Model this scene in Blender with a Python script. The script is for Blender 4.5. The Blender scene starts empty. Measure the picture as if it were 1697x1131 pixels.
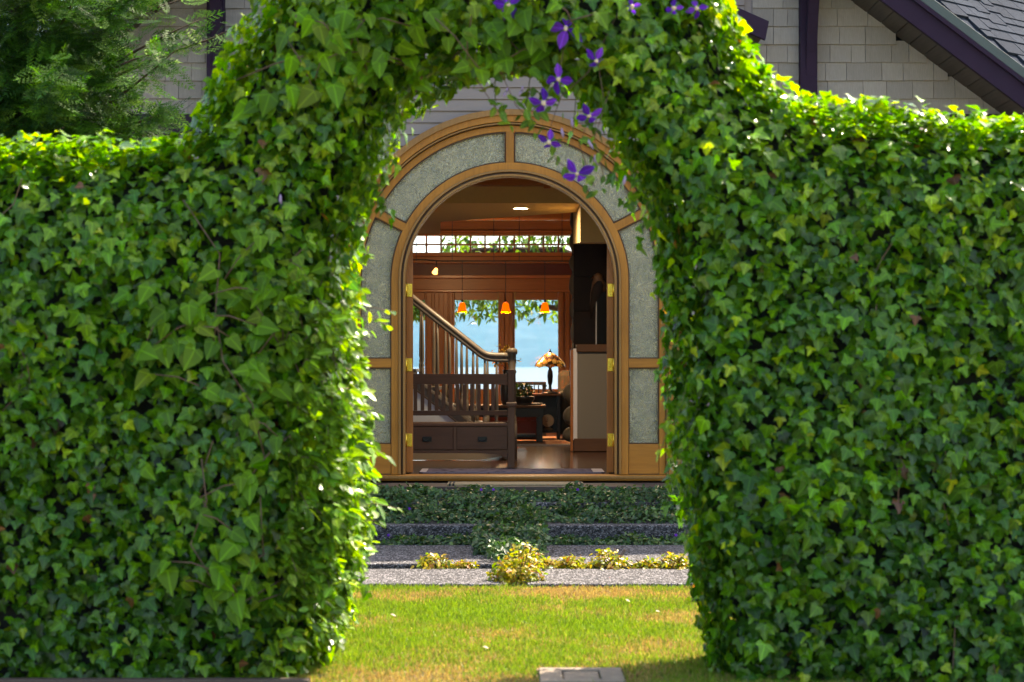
import bpy, math, random
import numpy as np
from mathutils import Vector, Matrix
R = math.radians
random.seed(7); rng = np.random.default_rng(11)
S = bpy.context.scene
COL = S.collection

# ------------------------------------------------------------------ camera
F = 3300.0; CX0 = 848.5; HY = 605.0; CAMZ = 1.38
cam = bpy.data.cameras.new('camera'); camo = bpy.data.objects.new('camera', cam); COL.objects.link(camo)
camo.location = (0, 0, CAMZ); camo.rotation_euler = (R(90), 0, 0)
cam.sensor_width = 36; cam.lens = 36 * F / 1697; cam.shift_y = (HY - 565.5) / 1697
cam.clip_start = 0.1; cam.clip_end = 20000
cam.dof.use_dof = True; cam.dof.focus_distance = 17.0; cam.dof.aperture_fstop = 3.4
S.camera = camo
# ------------------------------------------------------------------ light
TX, TY = 0.60, 0.52                       # shadow offset per metre of height
EL = math.atan(1 / math.hypot(TX, TY)); AZ = math.atan2(TX, TY)
W = bpy.data.worlds.new('World'); S.world = W; W.use_nodes = True
nt = W.node_tree; bg = nt.nodes['Background']
sky = nt.nodes.new('ShaderNodeTexSky'); sky.sky_type = 'NISHITA'; sky.sun_disc = False
sky.sun_elevation = EL; sky.sun_rotation = AZ; sky.air_density = 1.0; sky.dust_density = 2.5
nt.links.new(sky.outputs[0], bg.inputs[0]); bg.inputs[1].default_value = 0.15
sl = bpy.data.lights.new('sun', 'SUN'); sl.energy = 4.0; sl.angle = R(0.53); sl.color = (1, .94, .84)
so = bpy.data.objects.new('sun', sl); COL.objects.link(so); so.location = (6, 8, 20)
so.rotation_euler = Vector((-TX, -TY, -1)).to_track_quat('-Z', 'Y').to_euler()
S.view_settings.view_transform = 'Standard'; S.view_settings.look = 'None'
S.view_settings.exposure = 2.08; S.view_settings.gamma = 1.0
S.view_settings.use_white_balance = True; S.view_settings.white_balance_temperature = 7600; S.view_settings.white_balance_tint = 10
S.cycles.use_denoising = True
S.cycles.max_bounces = 10; S.cycles.diffuse_bounces = 5; S.cycles.glossy_bounces = 4
S.cycles.transmission_bounces = 8; S.cycles.transparent_max_bounces = 8; S.cycles.volume_bounces = 0
S.cycles.sample_clamp_indirect = 8

# ------------------------------------------------------------------ helpers
def X(px, d): return (px - CX0) * d / F
def Z(py, d): return CAMZ + (HY - py) * d / F
WORLD = {}
def tag(o, label=None, cat=None, group=None, kind=None):
    if label: o['label'] = label
    if cat: o['category'] = cat
    if group: o['group'] = group
    if kind: o['kind'] = kind
    return o
def link(o, wloc, parent=None):
    COL.objects.link(o); wloc = Vector(wloc); WORLD[o] = wloc
    if parent is not None:
        o.parent = parent; o.location = wloc - WORLD[parent]
    else: o.location = wloc
    return o
def empty(name, loc, label=None, cat=None, group=None, parent=None):
    o = bpy.data.objects.new(name, None); o.empty_display_size = .1
    link(o, loc, parent); return tag(o, label, cat, group)
class MB:
    def __init__(s): s.v = []; s.f = []
    def add(s, vs, fs):
        b = len(s.v); s.v += [tuple(v) for v in vs]; s.f += [tuple(i + b for i in f) for f in fs]; return s
    def box(s, x0, x1, y0, y1, z0, z1):
        return s.add([(x0,y0,z0),(x1,y0,z0),(x1,y1,z0),(x0,y1,z0),(x0,y0,z1),(x1,y0,z1),(x1,y1,z1),(x0,y1,z1)],
                     [(0,3,2,1),(4,5,6,7),(0,1,5,4),(1,2,6,5),(2,3,7,6),(3,0,4,7)])
    def prism(s, poly, y0, y1):                      # polygon in x,z (counter-clockwise), extruded along y
        n = len(poly)
        return s.add([(x,y0,z) for x,z in poly] + [(x,y1,z) for x,z in poly],
                     [tuple(range(n)), tuple(range(2*n-1, n-1, -1))] + [((i+1)%n, i, i+n, (i+1)%n+n) for i in range(n)])
    def slab(s, poly, z0, z1):                       # polygon in x,y extruded along z
        n = len(poly)
        return s.add([(x,y,z0) for x,y in poly] + [(x,y,z1) for x,y in poly],
                     [tuple(range(n-1,-1,-1)), tuple(range(n, 2*n))] + [(i, (i+1)%n, (i+1)%n+n, i+n) for i in range(n)])
    def strip(s, A, B, y0, y1):                      # solid between two x,z polylines of equal length
        n = len(A); vs = [(x,y0,z) for x,z in A] + [(x,y0,z) for x,z in B] + [(x,y1,z) for x,z in A] + [(x,y1,z) for x,z in B]
        fs = []
        for i in range(n-1):
            fs += [(i,i+1,n+i+1,n+i), (2*n+i,3*n+i,3*n+i+1,2*n+i+1), (i,2*n+i,2*n+i+1,i+1), (n+i,n+i+1,3*n+i+1,3*n+i)]
        fs += [(0,n,3*n,2*n), (n-1,3*n-1,4*n-1,2*n-1)]
        return s.add(vs, fs)
    def tube(s, pts, r, n=6):
        pts = [Vector(p) for p in pts]; m = len(pts); vs = []
        rs = r if isinstance(r, (list, tuple)) else [r]*m
        for i, p in enumerate(pts):
            t = (pts[min(i+1,m-1)] - pts[max(i-1,0)]).normalized()
            a = t.cross(Vector((0.13,0.2,1)) if abs(t.z) < .9 else Vector((1,0.1,0))).normalized(); b = t.cross(a)
            for k in range(n):
                an = 2*math.pi*k/n; vs.append(p + (a*math.cos(an) + b*math.sin(an))*rs[i])
        fs = [(i*n+k, i*n+(k+1)%n, (i+1)*n+(k+1)%n, (i+1)*n+k) for i in range(m-1) for k in range(n)]
        fs += [tuple(range(n-1,-1,-1)), tuple(range((m-1)*n, m*n))]
        return s.add(vs, fs)
    def lathe(s, prof, c, n=16, sx=1, sy=1):         # prof: list of (radius, z)
        vs = []; m = len(prof)
        for r, z in prof:
            for k in range(n):
                a = 2*math.pi*k/n; vs.append((c[0]+r*sx*math.cos(a), c[1]+r*sy*math.sin(a), c[2]+z))
        fs = [(i*n+k, i*n+(k+1)%n, (i+1)*n+(k+1)%n, (i+1)*n+k) for i in range(m-1) for k in range(n)]
        fs += [tuple(range(n-1,-1,-1)), tuple(range((m-1)*n, m*n))]
        return s.add(vs, fs)
    def blob(s, c, r, nu=10, nv=7, jit=.12, seed=0):
        q = random.Random(seed); c = Vector(c); vs = []; ph = [q.uniform(0,6) for _ in range(4)]
        for j in range(nv+1):
            for k in range(nu):
                t = math.pi*j/nv; a = 2*math.pi*k/nu
                d = Vector((math.sin(t)*math.cos(a), math.sin(t)*math.sin(a), math.cos(t)))
                w = 1 + jit*(math.sin(3*d.x+ph[0]) + math.sin(3*d.y+ph[1]) + math.sin(3*d.z+ph[2]))*.6
                vs.append((c.x+d.x*r[0]*w, c.y+d.y*r[1]*w, c.z+d.z*r[2]*w))
        fs = [(j*nu+k, (j+1)*nu+k, (j+1)*nu+(k+1)%nu, j*nu+(k+1)%nu) for j in range(nv) for k in range(nu)]
        return s.add(vs, fs)
    def build(s, name, mat, parent=None, smooth=False, bevel=0, loc=None):
        v = np.array(s.v, dtype=float)
        c = Vector(loc) if loc is not None else Vector(((v[:,0].min()+v[:,0].max())/2, (v[:,1].min()+v[:,1].max())/2, v[:,2].min()))
        me = bpy.data.meshes.new(name); me.from_pydata([tuple(p) for p in (v - np.array(c))], [], s.f)
        if mat: me.materials.append(mat)
        if smooth: me.polygons.foreach_set('use_smooth', [True]*len(me.polygons))
        me.validate(); me.update()
        o = bpy.data.objects.new(name, me); link(o, c, parent)
        if bevel:
            b = o.modifiers.new('bevel', 'BEVEL'); b.width = bevel; b.segments = 2; b.limit_method = 'ANGLE'
        if smooth:
            pass
        return o
def B(name, mat, parent, *boxes, bevel=0.004):
    m = MB()
    for b in boxes: m.box(*b)
    return m.build(name, mat, parent, bevel=bevel)

# ------------------------------------------------------------------ materials
def newmat(name):
    m = bpy.data.materials.new(name); m.use_nodes = True
    return m, m.node_tree, m.node_tree.nodes['Principled BSDF']
def N(t, typ, **kw):
    n = t.nodes.new(typ)
    for k, v in kw.items():
        if k in n.inputs: n.inputs[k].default_value = v
        else: setattr(n, k, v)
    return n
def ramp(t, fac, stops):
    r = t.nodes.new('ShaderNodeValToRGB'); t.links.new(fac, r.inputs[0])
    while len(r.color_ramp.elements) < len(stops): r.color_ramp.elements.new(.5)
    for e, (p, c) in zip(r.color_ramp.elements, stops): e.position = p; e.color = (*c, 1)
    return r.outputs[0]
def plain(name, c, rough=.6, metal=0, var=.15, scale=8, bump=.0, spec=.5, stretch=(1,1,1), objvar=0., bscale=None):
    m, t, p = newmat(name)
    tc = N(t, 'ShaderNodeTexCoord'); mp = N(t, 'ShaderNodeMapping'); mp.inputs['Scale'].default_value = stretch
    t.links.new(tc.outputs['Object'], mp.inputs[0])
    n = N(t, 'ShaderNodeTexNoise', Scale=scale, Detail=6, Roughness=.6); t.links.new(mp.outputs[0], n.inputs['Vector'])
    col = ramp(t, n.outputs[0], [(.25, tuple(k*(1-var) for k in c)), (.75, tuple(min(1, k*(1+var)) for k in c))])
    if objvar:
        oi = N(t, 'ShaderNodeObjectInfo'); hs = N(t, 'ShaderNodeHueSaturation')
        mr = N(t, 'ShaderNodeMapRange'); mr.inputs[3].default_value = 1-objvar; mr.inputs[4].default_value = 1+objvar
        t.links.new(oi.outputs['Random'], mr.inputs[0]); t.links.new(mr.outputs[0], hs.inputs['Value']); t.links.new(col, hs.inputs['Color']); col = hs.outputs[0]
    t.links.new(col, p.inputs['Base Color'])
    p.inputs['Roughness'].default_value = rough; p.inputs['Metallic'].default_value = metal
    p.inputs['Specular IOR Level'].default_value = spec
    if bump:
        n2 = N(t, 'ShaderNodeTexNoise', Scale=bscale or scale*6, Detail=5); t.links.new(mp.outputs[0], n2.inputs['Vector'])
        b = N(t, 'ShaderNodeBump', Strength=bump, Distance=.01); t.links.new(n2.outputs[0], b.inputs['Height']); t.links.new(b.outputs[0], p.inputs['Normal'])
    return m
def wood(name, a, b, rough=.4, axis='z', scale=1.0, objvar=.08):
    m, t, p = newmat(name)
    tc = N(t, 'ShaderNodeTexCoord'); mp = N(t, 'ShaderNodeMapping')
    k = {'x': (1,14,14), 'y': (14,1,14), 'z': (14,14,1)}[axis]
    mp.inputs['Scale'].default_value = tuple(q*scale for q in k)
    t.links.new(tc.outputs['Object'], mp.inputs[0])
    n = N(t, 'ShaderNodeTexNoise', Scale=2.5, Detail=8, Roughness=.65, Distortion=.8); t.links.new(mp.outputs[0], n.inputs['Vector'])
    n3 = N(t, 'ShaderNodeTexNoise', Scale=1.3, Detail=3); t.links.new(tc.outputs['Object'], n3.inputs['Vector'])
    ad = N(t, 'ShaderNodeMath', operation='MULTIPLY_ADD'); ad.inputs[1].default_value = .5; t.links.new(n3.outputs[0], ad.inputs[0])
    sc = N(t, 'ShaderNodeMath', operation='MULTIPLY'); sc.inputs[1].default_value = .5; t.links.new(n.outputs[0], sc.inputs[0]); t.links.new(sc.outputs[0], ad.inputs[2])
    col = ramp(t, ad.outputs[0], [(.32, a), (.68, b)])
    oi = N(t, 'ShaderNodeObjectInfo'); hs = N(t, 'ShaderNodeHueSaturation'); mr = N(t, 'ShaderNodeMapRange')
    mr.inputs[3].default_value = 1-objvar; mr.inputs[4].default_value = 1+objvar
    t.links.new(oi.outputs['Random'], mr.inputs[0]); t.links.new(mr.outputs[0], hs.inputs['Value']); t.links.new(col, hs.inputs['Color'])
    t.links.new(hs.outputs[0], p.inputs['Base Color']); p.inputs['Roughness'].default_value = rough; p.inputs['Specular IOR Level'].default_value = .28
    bp = N(t, 'ShaderNodeBump', Strength=.12, Distance=.005); t.links.new(n.outputs[0], bp.inputs['Height']); t.links.new(bp.outputs[0], p.inputs['Normal'])
    return m
def leafmat(name, rough=.34, trans=.45, spec=.5, tcol=(1.5, 1.75, .55)):
    """colour comes from the per-leaf 'leaf' attribute; light passes through the blade"""
    m, t, p = newmat(name)
    at = N(t, 'ShaderNodeAttribute', attribute_name='leaf')
    tc = N(t, 'ShaderNodeTexCoord'); n = N(t, 'ShaderNodeTexNoise', Scale=60, Detail=3); t.links.new(tc.outputs['Object'], n.inputs['Vector'])
    mr = N(t, 'ShaderNodeMapRange'); mr.inputs[3].default_value = .75; mr.inputs[4].default_value = 1.25; t.links.new(n.outputs[0], mr.inputs[0])
    mx = N(t, 'ShaderNodeMix', data_type='RGBA', blend_type='MULTIPLY'); mx.inputs[0].default_value = 1
    t.links.new(at.outputs['Color'], mx.inputs[6]); t.links.new(mr.outputs[0], mx.inputs[7])
    lv = N(t, 'ShaderNodeAttribute', attribute_name='blade'); sp_ = N(t, 'ShaderNodeSeparateXYZ'); t.links.new(lv.outputs['Vector'], sp_.inputs[0])
    def mth(op, a, b=None):
        q = N(t, 'ShaderNodeMath', operation=op)
        for i_, v_ in enumerate((a, b)):
            if v_ is None: continue
            if isinstance(v_, (int, float)): q.inputs[i_].default_value = v_
            else: t.links.new(v_, q.inputs[i_])
        return q.outputs[0]
    au = mth('ABSOLUTE', sp_.outputs[0]); side = mth('ABSOLUTE', mth('SUBTRACT', mth('MULTIPLY', au, .55), mth('MULTIPLY', sp_.outputs[2], -1)))
    dist = mth('MINIMUM', au, mth('ADD', side, .012)); vein = N(t, 'ShaderNodeMapRange'); vein.inputs[1].default_value = .015; vein.inputs[2].default_value = .055; vein.inputs[3].default_value = 1.75; vein.inputs[4].default_value = 1.0
    t.links.new(dist, vein.inputs[0]); mv = N(t, 'ShaderNodeMix', data_type='RGBA', blend_type='MULTIPLY'); mv.inputs[0].default_value = 1; t.links.new(mx.outputs[2], mv.inputs[6]); t.links.new(vein.outputs[0], mv.inputs[7]); mx = mv
    t.links.new(mx.outputs[2], p.inputs['Base Color']); p.inputs['Roughness'].default_value = rough; p.inputs['Specular IOR Level'].default_value = spec
    tr = N(t, 'ShaderNodeBsdfTranslucent')
    m2 = N(t, 'ShaderNodeMix', data_type='RGBA', blend_type='MULTIPLY'); m2.inputs[0].default_value = 1; m2.inputs[7].default_value = (*tcol, 1); m2.clamp_result = False
    t.links.new(mx.outputs[2], m2.inputs[6]); t.links.new(m2.outputs[2], tr.inputs['Color'])
    ms = N(t, 'ShaderNodeMixShader'); ms.inputs[0].default_value = trans
    t.links.new(p.outputs[0], ms.inputs[1]); t.links.new(tr.outputs[0], ms.inputs[2])
    t.links.new(ms.outputs[0], t.nodes['Material Output'].inputs[0])
    return m
def emit(name, c, e, tex=None):
    m, t, p = newmat(name); p.inputs['Base Color'].default_value = (*c, 1)
    p.inputs['Emission Color'].default_value = (*c, 1); p.inputs['Emission Strength'].default_value = e
    return m
M = {}
M['fir'] = wood('golden_fir', (.27,.098,.012), (.50,.195,.026), .5)
M['fir_x'] = wood('golden_fir_across', (.27,.098,.012), (.50,.195,.026), .5, 'x')
M['fir_dark'] = wood('fir_bead', (.05,.02,.007), (.10,.04,.014), .45)
M['fir_lip'] = wood('fir_moulding', (.22,.10,.026), (.38,.18,.05), .35)
M['mahog'] = wood('red_brown_wood', (.25,.078,.018), (.44,.15,.040), .35)
M['mahog_x'] = wood('red_brown_wood_across', (.25,.078,.018), (.44,.15,.040), .35, 'x')
M['mahog_dk'] = wood('dark_red_wood', (.09,.014,.008), (.14,.024,.012), .4, 'x')
M['mahog_lip'] = wood('polished_red_trim', (.34,.11,.04), (.52,.19,.07), .25, 'x')
M['oak'] = wood('brown_oak', (.068,.030,.015), (.135,.060,.030), .62, 'x')
M['oak_z'] = wood('brown_oak_upright', (.075,.036,.018), (.15,.070,.036), .62, 'z')
M['stair'] = wood('taupe_stair_wood', (.11,.085,.062), (.18,.14,.10), .4, 'z')
M['stair_x'] = wood('taupe_stair_wood_rail', (.15,.12,.09), (.23,.185,.14), .32, 'x')
M['black_wood'] = wood('black_stained_wood', (.010,.009,.010), (.022,.018,.018), .3, 'x')
M['floor'] = wood('dark_floor_boards', (.030,.012,.007), (.062,.026,.015), .16, 'x', .6)
M['deck'] = wood('weathered_deck', (.055,.035,.028), (.10,.07,.056), .6, 'x')
M['purple'] = plain('plum_paint', (.026,.013,.030), .75, spec=.15, var=.12, scale=5, bump=.05)
M['shingle'] = plain('lilac_grey_shingle', (.29,.248,.220), .8, var=.16, scale=3, stretch=(9,9,1), bump=.5, objvar=.13, bscale=12)
M['siding'] = plain('lilac_grey_siding', (.26,.208,.195), .7, var=.06, scale=2, stretch=(1,6,6), bump=.12, objvar=.04)
M['soffit'] = wood('dark_soffit_boards', (.045,.034,.028), (.10,.078,.062), .7, 'y')
M['flash'] = plain('green_grey_flashing', (.05,.066,.06), .5)
M['roof'] = plain('grey_roof_shingle', (.030,.037,.052), .95, spec=.04, var=.3, scale=60, bump=.5, objvar=.18)
M['tan'] = plain('tan_plaster', (.52,.36,.15), .85, var=.04, scale=30, bump=.05)
M['beige'] = plain('beige_plaster', (.17,.148,.125), .85, var=.05, scale=120, bump=.1)
M['cream'] = plain('cream_panel', (.40,.32,.21), .6, var=.04)
M['sky_sheen_panel'] = plain('sky_sheen_panel', (.62,.66,.70), .5, var=.03)  # blue-white colour imitates sky reflected on the stair wall
M['lilac'] = plain('white_trim', (.66,.62,.66), .4, var=.03)
M['brass'] = plain('brass', (.80,.52,.07), .25, metal=1, var=.2, scale=40, bump=.2)
M['black_metal'] = plain('black_iron', (.02,.02,.022), .35, metal=.6)
M['slate'] = plain('dark_slate', (.013,.007,.005), .75, spec=.15, var=.35, scale=6, bump=.3, objvar=.3)
M['stone'] = plain('pale_river_stone', (.11,.085,.055), .75, var=.25, scale=9, bump=.3, objvar=.2)
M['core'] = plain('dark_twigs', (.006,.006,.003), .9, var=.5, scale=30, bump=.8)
M['bark'] = plain('brown_bark', (.055,.028,.016), .9, var=.45, scale=10, stretch=(3,3,.5), bump=.8)
M['stem'] = plain('brown_stem', (.11,.06,.035), .7, var=.3, scale=20)
M['greenstem'] = plain('green_stem', (.12,.13,.03), .6, var=.2, scale=20)
M['soil'] = plain('dark_soil', (.035,.025,.018), .95, var=.4, scale=20, bump=.8)
M['sofa'] = plain('patterned_sofa_cloth', (.022,.018,.010), .9, var=.7, scale=14, bump=.2)
M['redbox'] = plain('dark_red_leather', (.12,.025,.015), .5, var=.2)
M['clay'] = plain('dark_clay', (.03,.022,.018), .4)
M['feather'] = plain('brown_feather', (.11,.05,.018), .6, var=.6, scale=26, bump=.6)
M['blackgloss'] = plain('black_lacquer', (.008,.008,.009), .12)
M['concrete'] = plain('old_concrete', (.20,.155,.115), .9, var=.25, scale=12, bump=.5)
M['dirt'] = plain('dry_soil', (.16,.105,.065), .95, var=.4, scale=14, bump=.8)
M['leaf'] = leafmat('ivy_leaf', .27, .42, .36, (2.3,2.1,.25))
M['vine_leaf'] = leafmat('vine_leaf', .42, .5, .25, (1.8,1.8,.3))
M['cedar'] = leafmat('cedar_spray', .55, .32, .1)
M['grassblade'] = leafmat('grass_blade', .5, .45, .3, (1.2,1.25,.6))
M['cover'] = leafmat('groundcover_leaf', .4, .35)
M['petal'] = leafmat('purple_petal', .5, .55, .2, (1.3,1.1,1.5))
def glass_rain():
    m, t, p = newmat('ripple_glass')
    tc = N(t, 'ShaderNodeTexCoord'); mp = N(t, 'ShaderNodeMapping'); mp.inputs['Scale'].default_value = (1,1,.6); mp.inputs['Rotation'].default_value = (0,.5,0)
    t.links.new(tc.outputs['Object'], mp.inputs[0])
    n = N(t, 'ShaderNodeTexNoise', Scale=36, Detail=4, Roughness=.6, Distortion=3.2); t.links.new(mp.outputs[0], n.inputs['Vector'])
    b = N(t, 'ShaderNodeBump', Strength=.5, Distance=.015); t.links.new(n.outputs[0], b.inputs['Height']); t.links.new(b.outputs[0], p.inputs['Normal'])
    col = ramp(t, n.outputs[0], [(.34, (.045,.040,.016)), (.47, (.12,.105,.052)), (.505, (.85,.72,.34)), (.535, (.13,.115,.056)), (.68, (.21,.18,.10))])  # bright streaks are leaf reflections painted into the glass colour
    n4 = N(t, 'ShaderNodeTexNoise', Scale=6.5, Detail=6, Roughness=.6, Distortion=.8); t.links.new(tc.outputs['Object'], n4.inputs['Vector'])
    tn = ramp(t, n4.outputs[0], [(.38, (.68,.70,.48)), (.5, (1,.96,.82)), (.62, (1.25,1.15,.95))])  # broad mottling imitates blurred garden reflections in the colour
    mg = N(t, 'ShaderNodeMix', data_type='RGBA', blend_type='MULTIPLY'); mg.inputs[0].default_value = 1; t.links.new(col, mg.inputs[6]); t.links.new(tn, mg.inputs[7]); col = mg.outputs[2]
    t.links.new(col, p.inputs['Base Color'])
    p.inputs['Roughness'].default_value = .12; p.inputs['Transmission Weight'].default_value = .3; p.inputs['IOR'].default_value = 1.6
    p.inputs['Specular IOR Level'].default_value = .8; p.inputs['Coat Weight'].default_value = .15; p.inputs['Coat Roughness'].default_value = .08
    t.links.new(b.outputs[0], p.inputs['Coat Normal'])
    b2 = N(t, 'ShaderNodeBump', Strength=.75, Distance=.02); t.links.new(n.outputs[0], b2.inputs['Height'])
    gl = N(t, 'ShaderNodeBsdfGlossy', Roughness=.07); gl.inputs['Color'].default_value = (.85,.77,.55,1); t.links.new(b2.outputs[0], gl.inputs['Normal'])
    ms = N(t, 'ShaderNodeMixShader'); ms.inputs[0].default_value = .17; t.links.new(p.outputs[0], ms.inputs[1]); t.links.new(gl.outputs[0], ms.inputs[2]); t.links.new(ms.outputs[0], t.nodes['Material Output'].inputs[0])
    return m
M['ripple'] = glass_rain()
def glass_clear():
    m, t, p = newmat('clear_window_glass')
    tr = N(t, 'ShaderNodeBsdfTransparent'); gl = N(t, 'ShaderNodeBsdfGlossy', Roughness=.02); fr = N(t, 'ShaderNodeFresnel', IOR=1.45)
    ms = N(t, 'ShaderNodeMixShader'); t.links.new(fr.outputs[0], ms.inputs[0]); t.links.new(tr.outputs[0], ms.inputs[1]); t.links.new(gl.outputs[0], ms.inputs[2])
    t.links.new(ms.outputs[0], t.nodes['Material Output'].inputs[0]); return m
M['glass'] = glass_clear()
def aggregate():
    m, t, p = newmat('exposed_aggregate')
    tc = N(t, 'ShaderNodeTexCoord')
    mp = N(t, 'ShaderNodeMapping'); mp.inputs['Scale'].default_value = (1,.42,1); t.links.new(tc.outputs['Object'], mp.inputs[0])
    v = N(t, 'ShaderNodeTexVoronoi', Scale=95); t.links.new(mp.outputs[0], v.inputs['Vector'])
    hs = N(t, 'ShaderNodeSeparateColor'); t.links.new(v.outputs['Color'], hs.inputs[0])
    col = ramp(t, hs.outputs[0], [(0, (.020,.019,.021)), (.4, (.060,.057,.062)), (.7, (.105,.099,.106)), (1, (.26,.245,.255))])
    n = N(t, 'ShaderNodeTexNoise', Scale=1.6, Detail=5); t.links.new(tc.outputs['Object'], n.inputs['Vector'])
    mr = N(t, 'ShaderNodeMapRange'); mr.inputs[3].default_value = .75; mr.inputs[4].default_value = 1.2; t.links.new(n.outputs[0], mr.inputs[0])
    mx = N(t, 'ShaderNodeMix', data_type='RGBA', blend_type='MULTIPLY'); mx.inputs[0].default_value = 1
    t.links.new(col, mx.inputs[6]); t.links.new(mr.outputs[0], mx.inputs[7]); t.links.new(mx.outputs[2], p.inputs['Base Color'])
    b = N(t, 'ShaderNodeBump', Strength=1, Distance=.012); t.links.new(v.outputs['Distance'], b.inputs['Height']); b.invert = True
    t.links.new(b.outputs[0], p.inputs['Normal']); p.inputs['Roughness'].default_value = .85; p.inputs['Specular IOR Level'].default_value = .2
    return m
M['aggregate'] = aggregate()
def rugmat(name, a, b, c, sc):
    m, t, p = newmat(name); tc = N(t, 'ShaderNodeTexCoord')
    v = N(t, 'ShaderNodeTexVoronoi', Scale=sc, distance='MANHATTAN'); t.links.new(tc.outputs['Object'], v.inputs['Vector'])
    n = N(t, 'ShaderNodeTexNoise', Scale=sc*1.5, Detail=4); t.links.new(tc.outputs['Object'], n.inputs['Vector'])
    ad = N(t, 'ShaderNodeMath', operation='ADD'); t.links.new(v.outputs['Distance'], ad.inputs[0]); t.links.new(n.outputs[0], ad.inputs[1])
    t.links.new(ramp(t, ad.outputs[0], [(.55, a), (.85, b), (1.0, c)]), p.inputs['Base Color']); p.inputs['Roughness'].default_value = 1; p.inputs['Specular IOR Level'].default_value = 0
    return m
M['rug'] = rugmat('blue_patterned_rug', (.006,.005,.010), (.03,.026,.045), (.12,.10,.12), 9)
M['rug_edge'] = plain('cream_rug_border', (.32,.28,.28), .95, bump=.3)
M['rug_red'] = rugmat('red_patterned_rug', (.05,.015,.012), (.16,.05,.04), (.28,.17,.12), 7)
M['mat'] = plain('coir_mat', (.34,.24,.13), .95, var=.3, scale=60, bump=.5)
M['mat_black'] = plain('black_mat_stripe', (.015,.013,.012), .9)
M['lamp_orange'] = emit('amber_glass_shade', (1.0,.15,.004), .30)
M['lamp_warm'] = emit('lit_bulb', (1.0,.80,.5), 6)
M['lamp_dim'] = emit('lit_spot_bulb', (1.0,.40,.10), 1.6)
def stained():
    m, t, p = newmat('stained_glass_shade'); tc = N(t, 'ShaderNodeTexCoord')
    v = N(t, 'ShaderNodeTexVoronoi', Scale=17); t.links.new(tc.outputs['Object'], v.inputs['Vector'])
    e = N(t, 'ShaderNodeTexVoronoi', Scale=17, feature='DISTANCE_TO_EDGE'); t.links.new(tc.outputs['Object'], e.inputs['Vector'])
    hs = N(t, 'ShaderNodeSeparateColor'); t.links.new(v.outputs['Color'], hs.inputs[0])
    col = ramp(t, hs.outputs[0], [(.1, (.05,.025,.01)), (.35, (.30,.07,.008)), (.6, (.55,.16,.015)), (.9, (.60,.34,.08))])
    ed = ramp(t, e.outputs['Distance'], [(.03, (0,0,0)), (.07, (1,1,1))])
    mx = N(t, 'ShaderNodeMix', data_type='RGBA', blend_type='MULTIPLY'); mx.inputs[0].default_value = 1
    t.links.new(col, mx.inputs[6]); t.links.new(ed, mx.inputs[7])
    t.links.new(mx.outputs[2], p.inputs['Base Color']); t.links.new(mx.outputs[2], p.inputs['Emission Color']); p.inputs['Emission Strength'].default_value = .10
    p.inputs['Roughness'].default_value = .25
    return m
M['stained'] = stained()

# ------------------------------------------------------------------ mass scatter
def leaf_template(outline, fold=.18, curl=.25):
    """outline: half outline points (u>=0, v) from base (0,0) to tip; returns verts, tris. blade in x,z with tip towards -z, normal -y"""
    right = outline; left = [(-u, v) for u, v in outline[1:-1]][::-1]
    ring = right + left
    cv = sum(v for _, v in outline)/len(outline)
    L = max(abs(v) for _, v in outline)
    def P(u, v): return (u, abs(u)*fold*-1 + curl*(v/L)**2*L*.5 + .10*math.sin(7*v/L+3*u/L)*L*.3, v)
    vs = [P(0, cv)] + [P(u, v) for u, v in ring]; n = len(ring)
    return np.array(vs), np.array([(0, 1+(i+1) % n, 1+i) for i in range(n)])
IVY = leaf_template([(0,0),(.14,.10),(.34,.10),(.50,-.06),(.62,-.30),(.40,-.34),(.30,-.42),(.27,-.62),(.13,-.86),(0,-1.05)], .22, .30)
IVY2 = leaf_template([(0,0),(.18,.14),(.44,.06),(.58,-.20),(.52,-.34),(.36,-.44),(.24,-.66),(0,-1.0)], .15, .35)
HEART = leaf_template([(0,0),(.16,.13),(.36,.08),(.46,-.16),(.40,-.44),(.24,-.74),(.09,-.95),(0,-1.1)], .22, .30)
OVAL = leaf_template([(0,0),(.16,-.10),(.27,-.32),(.27,-.55),(.16,-.82),(0,-1.0)], .25, .3)
LONG = leaf_template([(0,0),(.10,-.12),(.17,-.4),(.14,-.7),(0,-1.05)], .25, .45)
BLADE = (np.array([(-.5,0,0),(.5,0,0),(0,0,1.0)]), np.array([(0,1,2)]))
def frames(normals, tips):
    n = normals/np.linalg.norm(normals, axis=1, keepdims=True)
    t = tips - (tips*n).sum(1, keepdims=True)*n; t /= np.linalg.norm(t, axis=1, keepdims=True)+1e-9
    zc = -t; yc = -n; xc = np.cross(yc, zc)
    return np.stack([xc, yc, zc], axis=2)                # columns
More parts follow.
